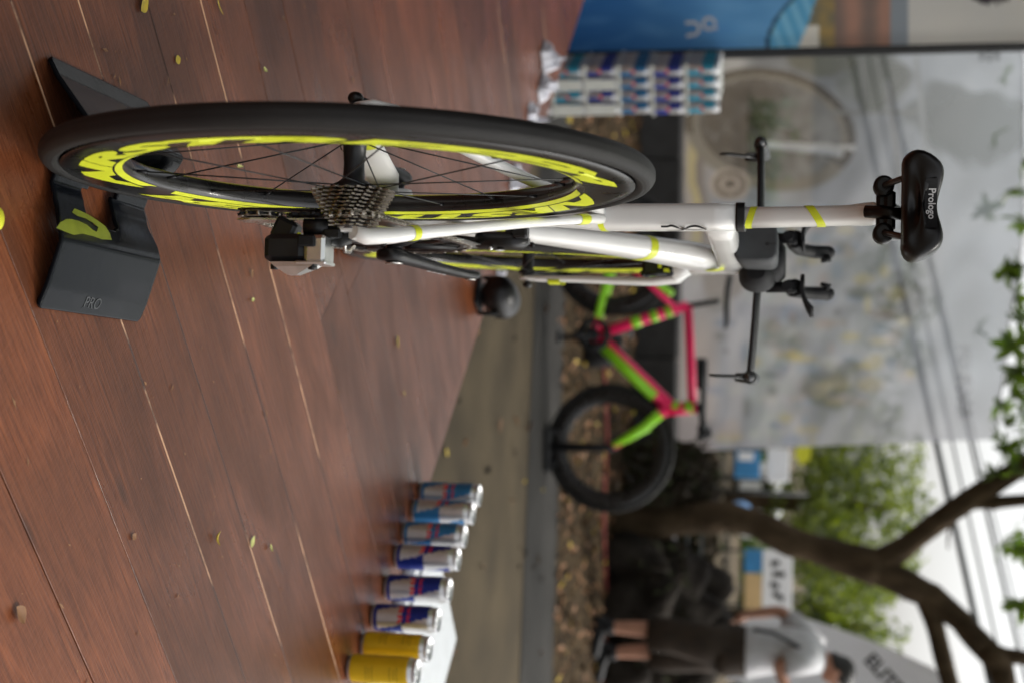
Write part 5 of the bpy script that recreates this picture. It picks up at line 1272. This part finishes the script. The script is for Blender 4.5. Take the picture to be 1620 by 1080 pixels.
for _ in range(4200):
    p = Vector((rt.uniform(.3, 3.6), rt.uniform(10.1, 10.8), GZ+rt.uniform(0, .62)*(.8+.4*noise.noise(Vector((_*.01, 0, 0)))))); p.z = min(p.z, GZ+.66+.10*noise.noise(Vector((p.x*3, 0, 1))))
    e = Euler((rt.uniform(-1.2, 1.2), rt.uniform(-1.2, 1.2), rt.uniform(0, 6.3))).to_matrix(); s_ = rt.uniform(.04, .08)
    mb.poly([p+e@Vector(q_) for q_ in ((-s_, 0, 0), (0, s_*.5, .02), (s_, 0, 0), (0, -s_*.5, .02))], mi=rt.choice((0, 1)))
tag(mb.build('hedge', [M['dryleaf'], M['dryleaf2']]), 'dark brown hedge behind the railing and the boulders', 'hedge', kind='stuff')
# overhead cables
for (a, b, r, lab) in (((1440, 425), (1578, 1045), .030, 'thickest black overhead cable, lowest of the four'), ((1465, 420), (1612, 1085), .012, 'thin overhead cable just above the thickest one'), ((1490, 415), (1622, 985), .018, 'black overhead cable second from the top'), ((1530, 560), (1640, 1010), .008, 'thinnest overhead cable at the top right')):
    p, q = atY(*a, 13), atY(*b, 13); d = q-p; p = p-d*3; q = q+d*3
    tag(MB().tube([p+(q-p)*(i/16)+Vector((0, 0, -.12*(1-((i-8)/8)**2))) for i in range(17)], r, 6).build('overhead_cable', M['wire']), lab, 'cable', 'overhead cables crossing the sky')

# leaf litter on the bed and the street: nobody could count it
mb = MB()
for k in range(5200):
    x, y = rt.uniform(-3, 3.6), rt.uniform(5.9, 9.3)
    if k > 5110: x, y = rt.uniform(-1.5, 2.5), rt.uniform(2.6, 5.9)
    z = GZ+.006+rt.uniform(0, .02)*(1 if k <= 5110 else .3); a = rt.uniform(0, 6.3); s_ = rt.uniform(.015, .045); e = Euler((rt.uniform(-.5, .5), rt.uniform(-.5, .5), a)).to_matrix()
    p = Vector((x, y, z)); mb.poly([p+e@Vector(q_) for q_ in ((-s_, 0, 0), (0, s_*.4, .006), (s_, 0, 0), (0, -s_*.4, .006))], mi=rt.choice((0, 0, 0, 2, 2, 3, 3, 1 if rt.random() < .4 else 2)))
tag(mb.build('leaf_litter', [M['leafbrown'], M['leafyellow'], M['soil'], M['rock']]), 'dry leaves scattered over the leaf bed and street', 'leaf litter', kind='stuff')

# ================================================================== SHADE TENT ADDED OVER THE LEFT OF THE DECK (unseen; darkens the near left)
mq = thing('added_shade_tent', 'unseen black tent added to shade the near left of the deck', 'added_shade_tent', (-2.6, .6, 0))
rf = MB(); rf.quadring([[Vector((x, y, z)) for x, z in ((-1.4, 2.55), (0, 3.1), (1.35, 2.62), (1.35, 2.60), (0, 3.08), (-1.4, 2.53))] for y in (-4.0, 4.1)], smooth=False); rf.build('roof', M['matt'], mq)
MB().box((-1.30, .0, 1.28), (.012, 7.8, 2.5)).build('side_wall', M['matt'], mq)
for yy in (-3.9, 4.0):
    for xx in (-1.3, 1.3): MB().box((xx, yy, 1.29), (.05, .05, 2.58)).build('post', M['matt'], mq)
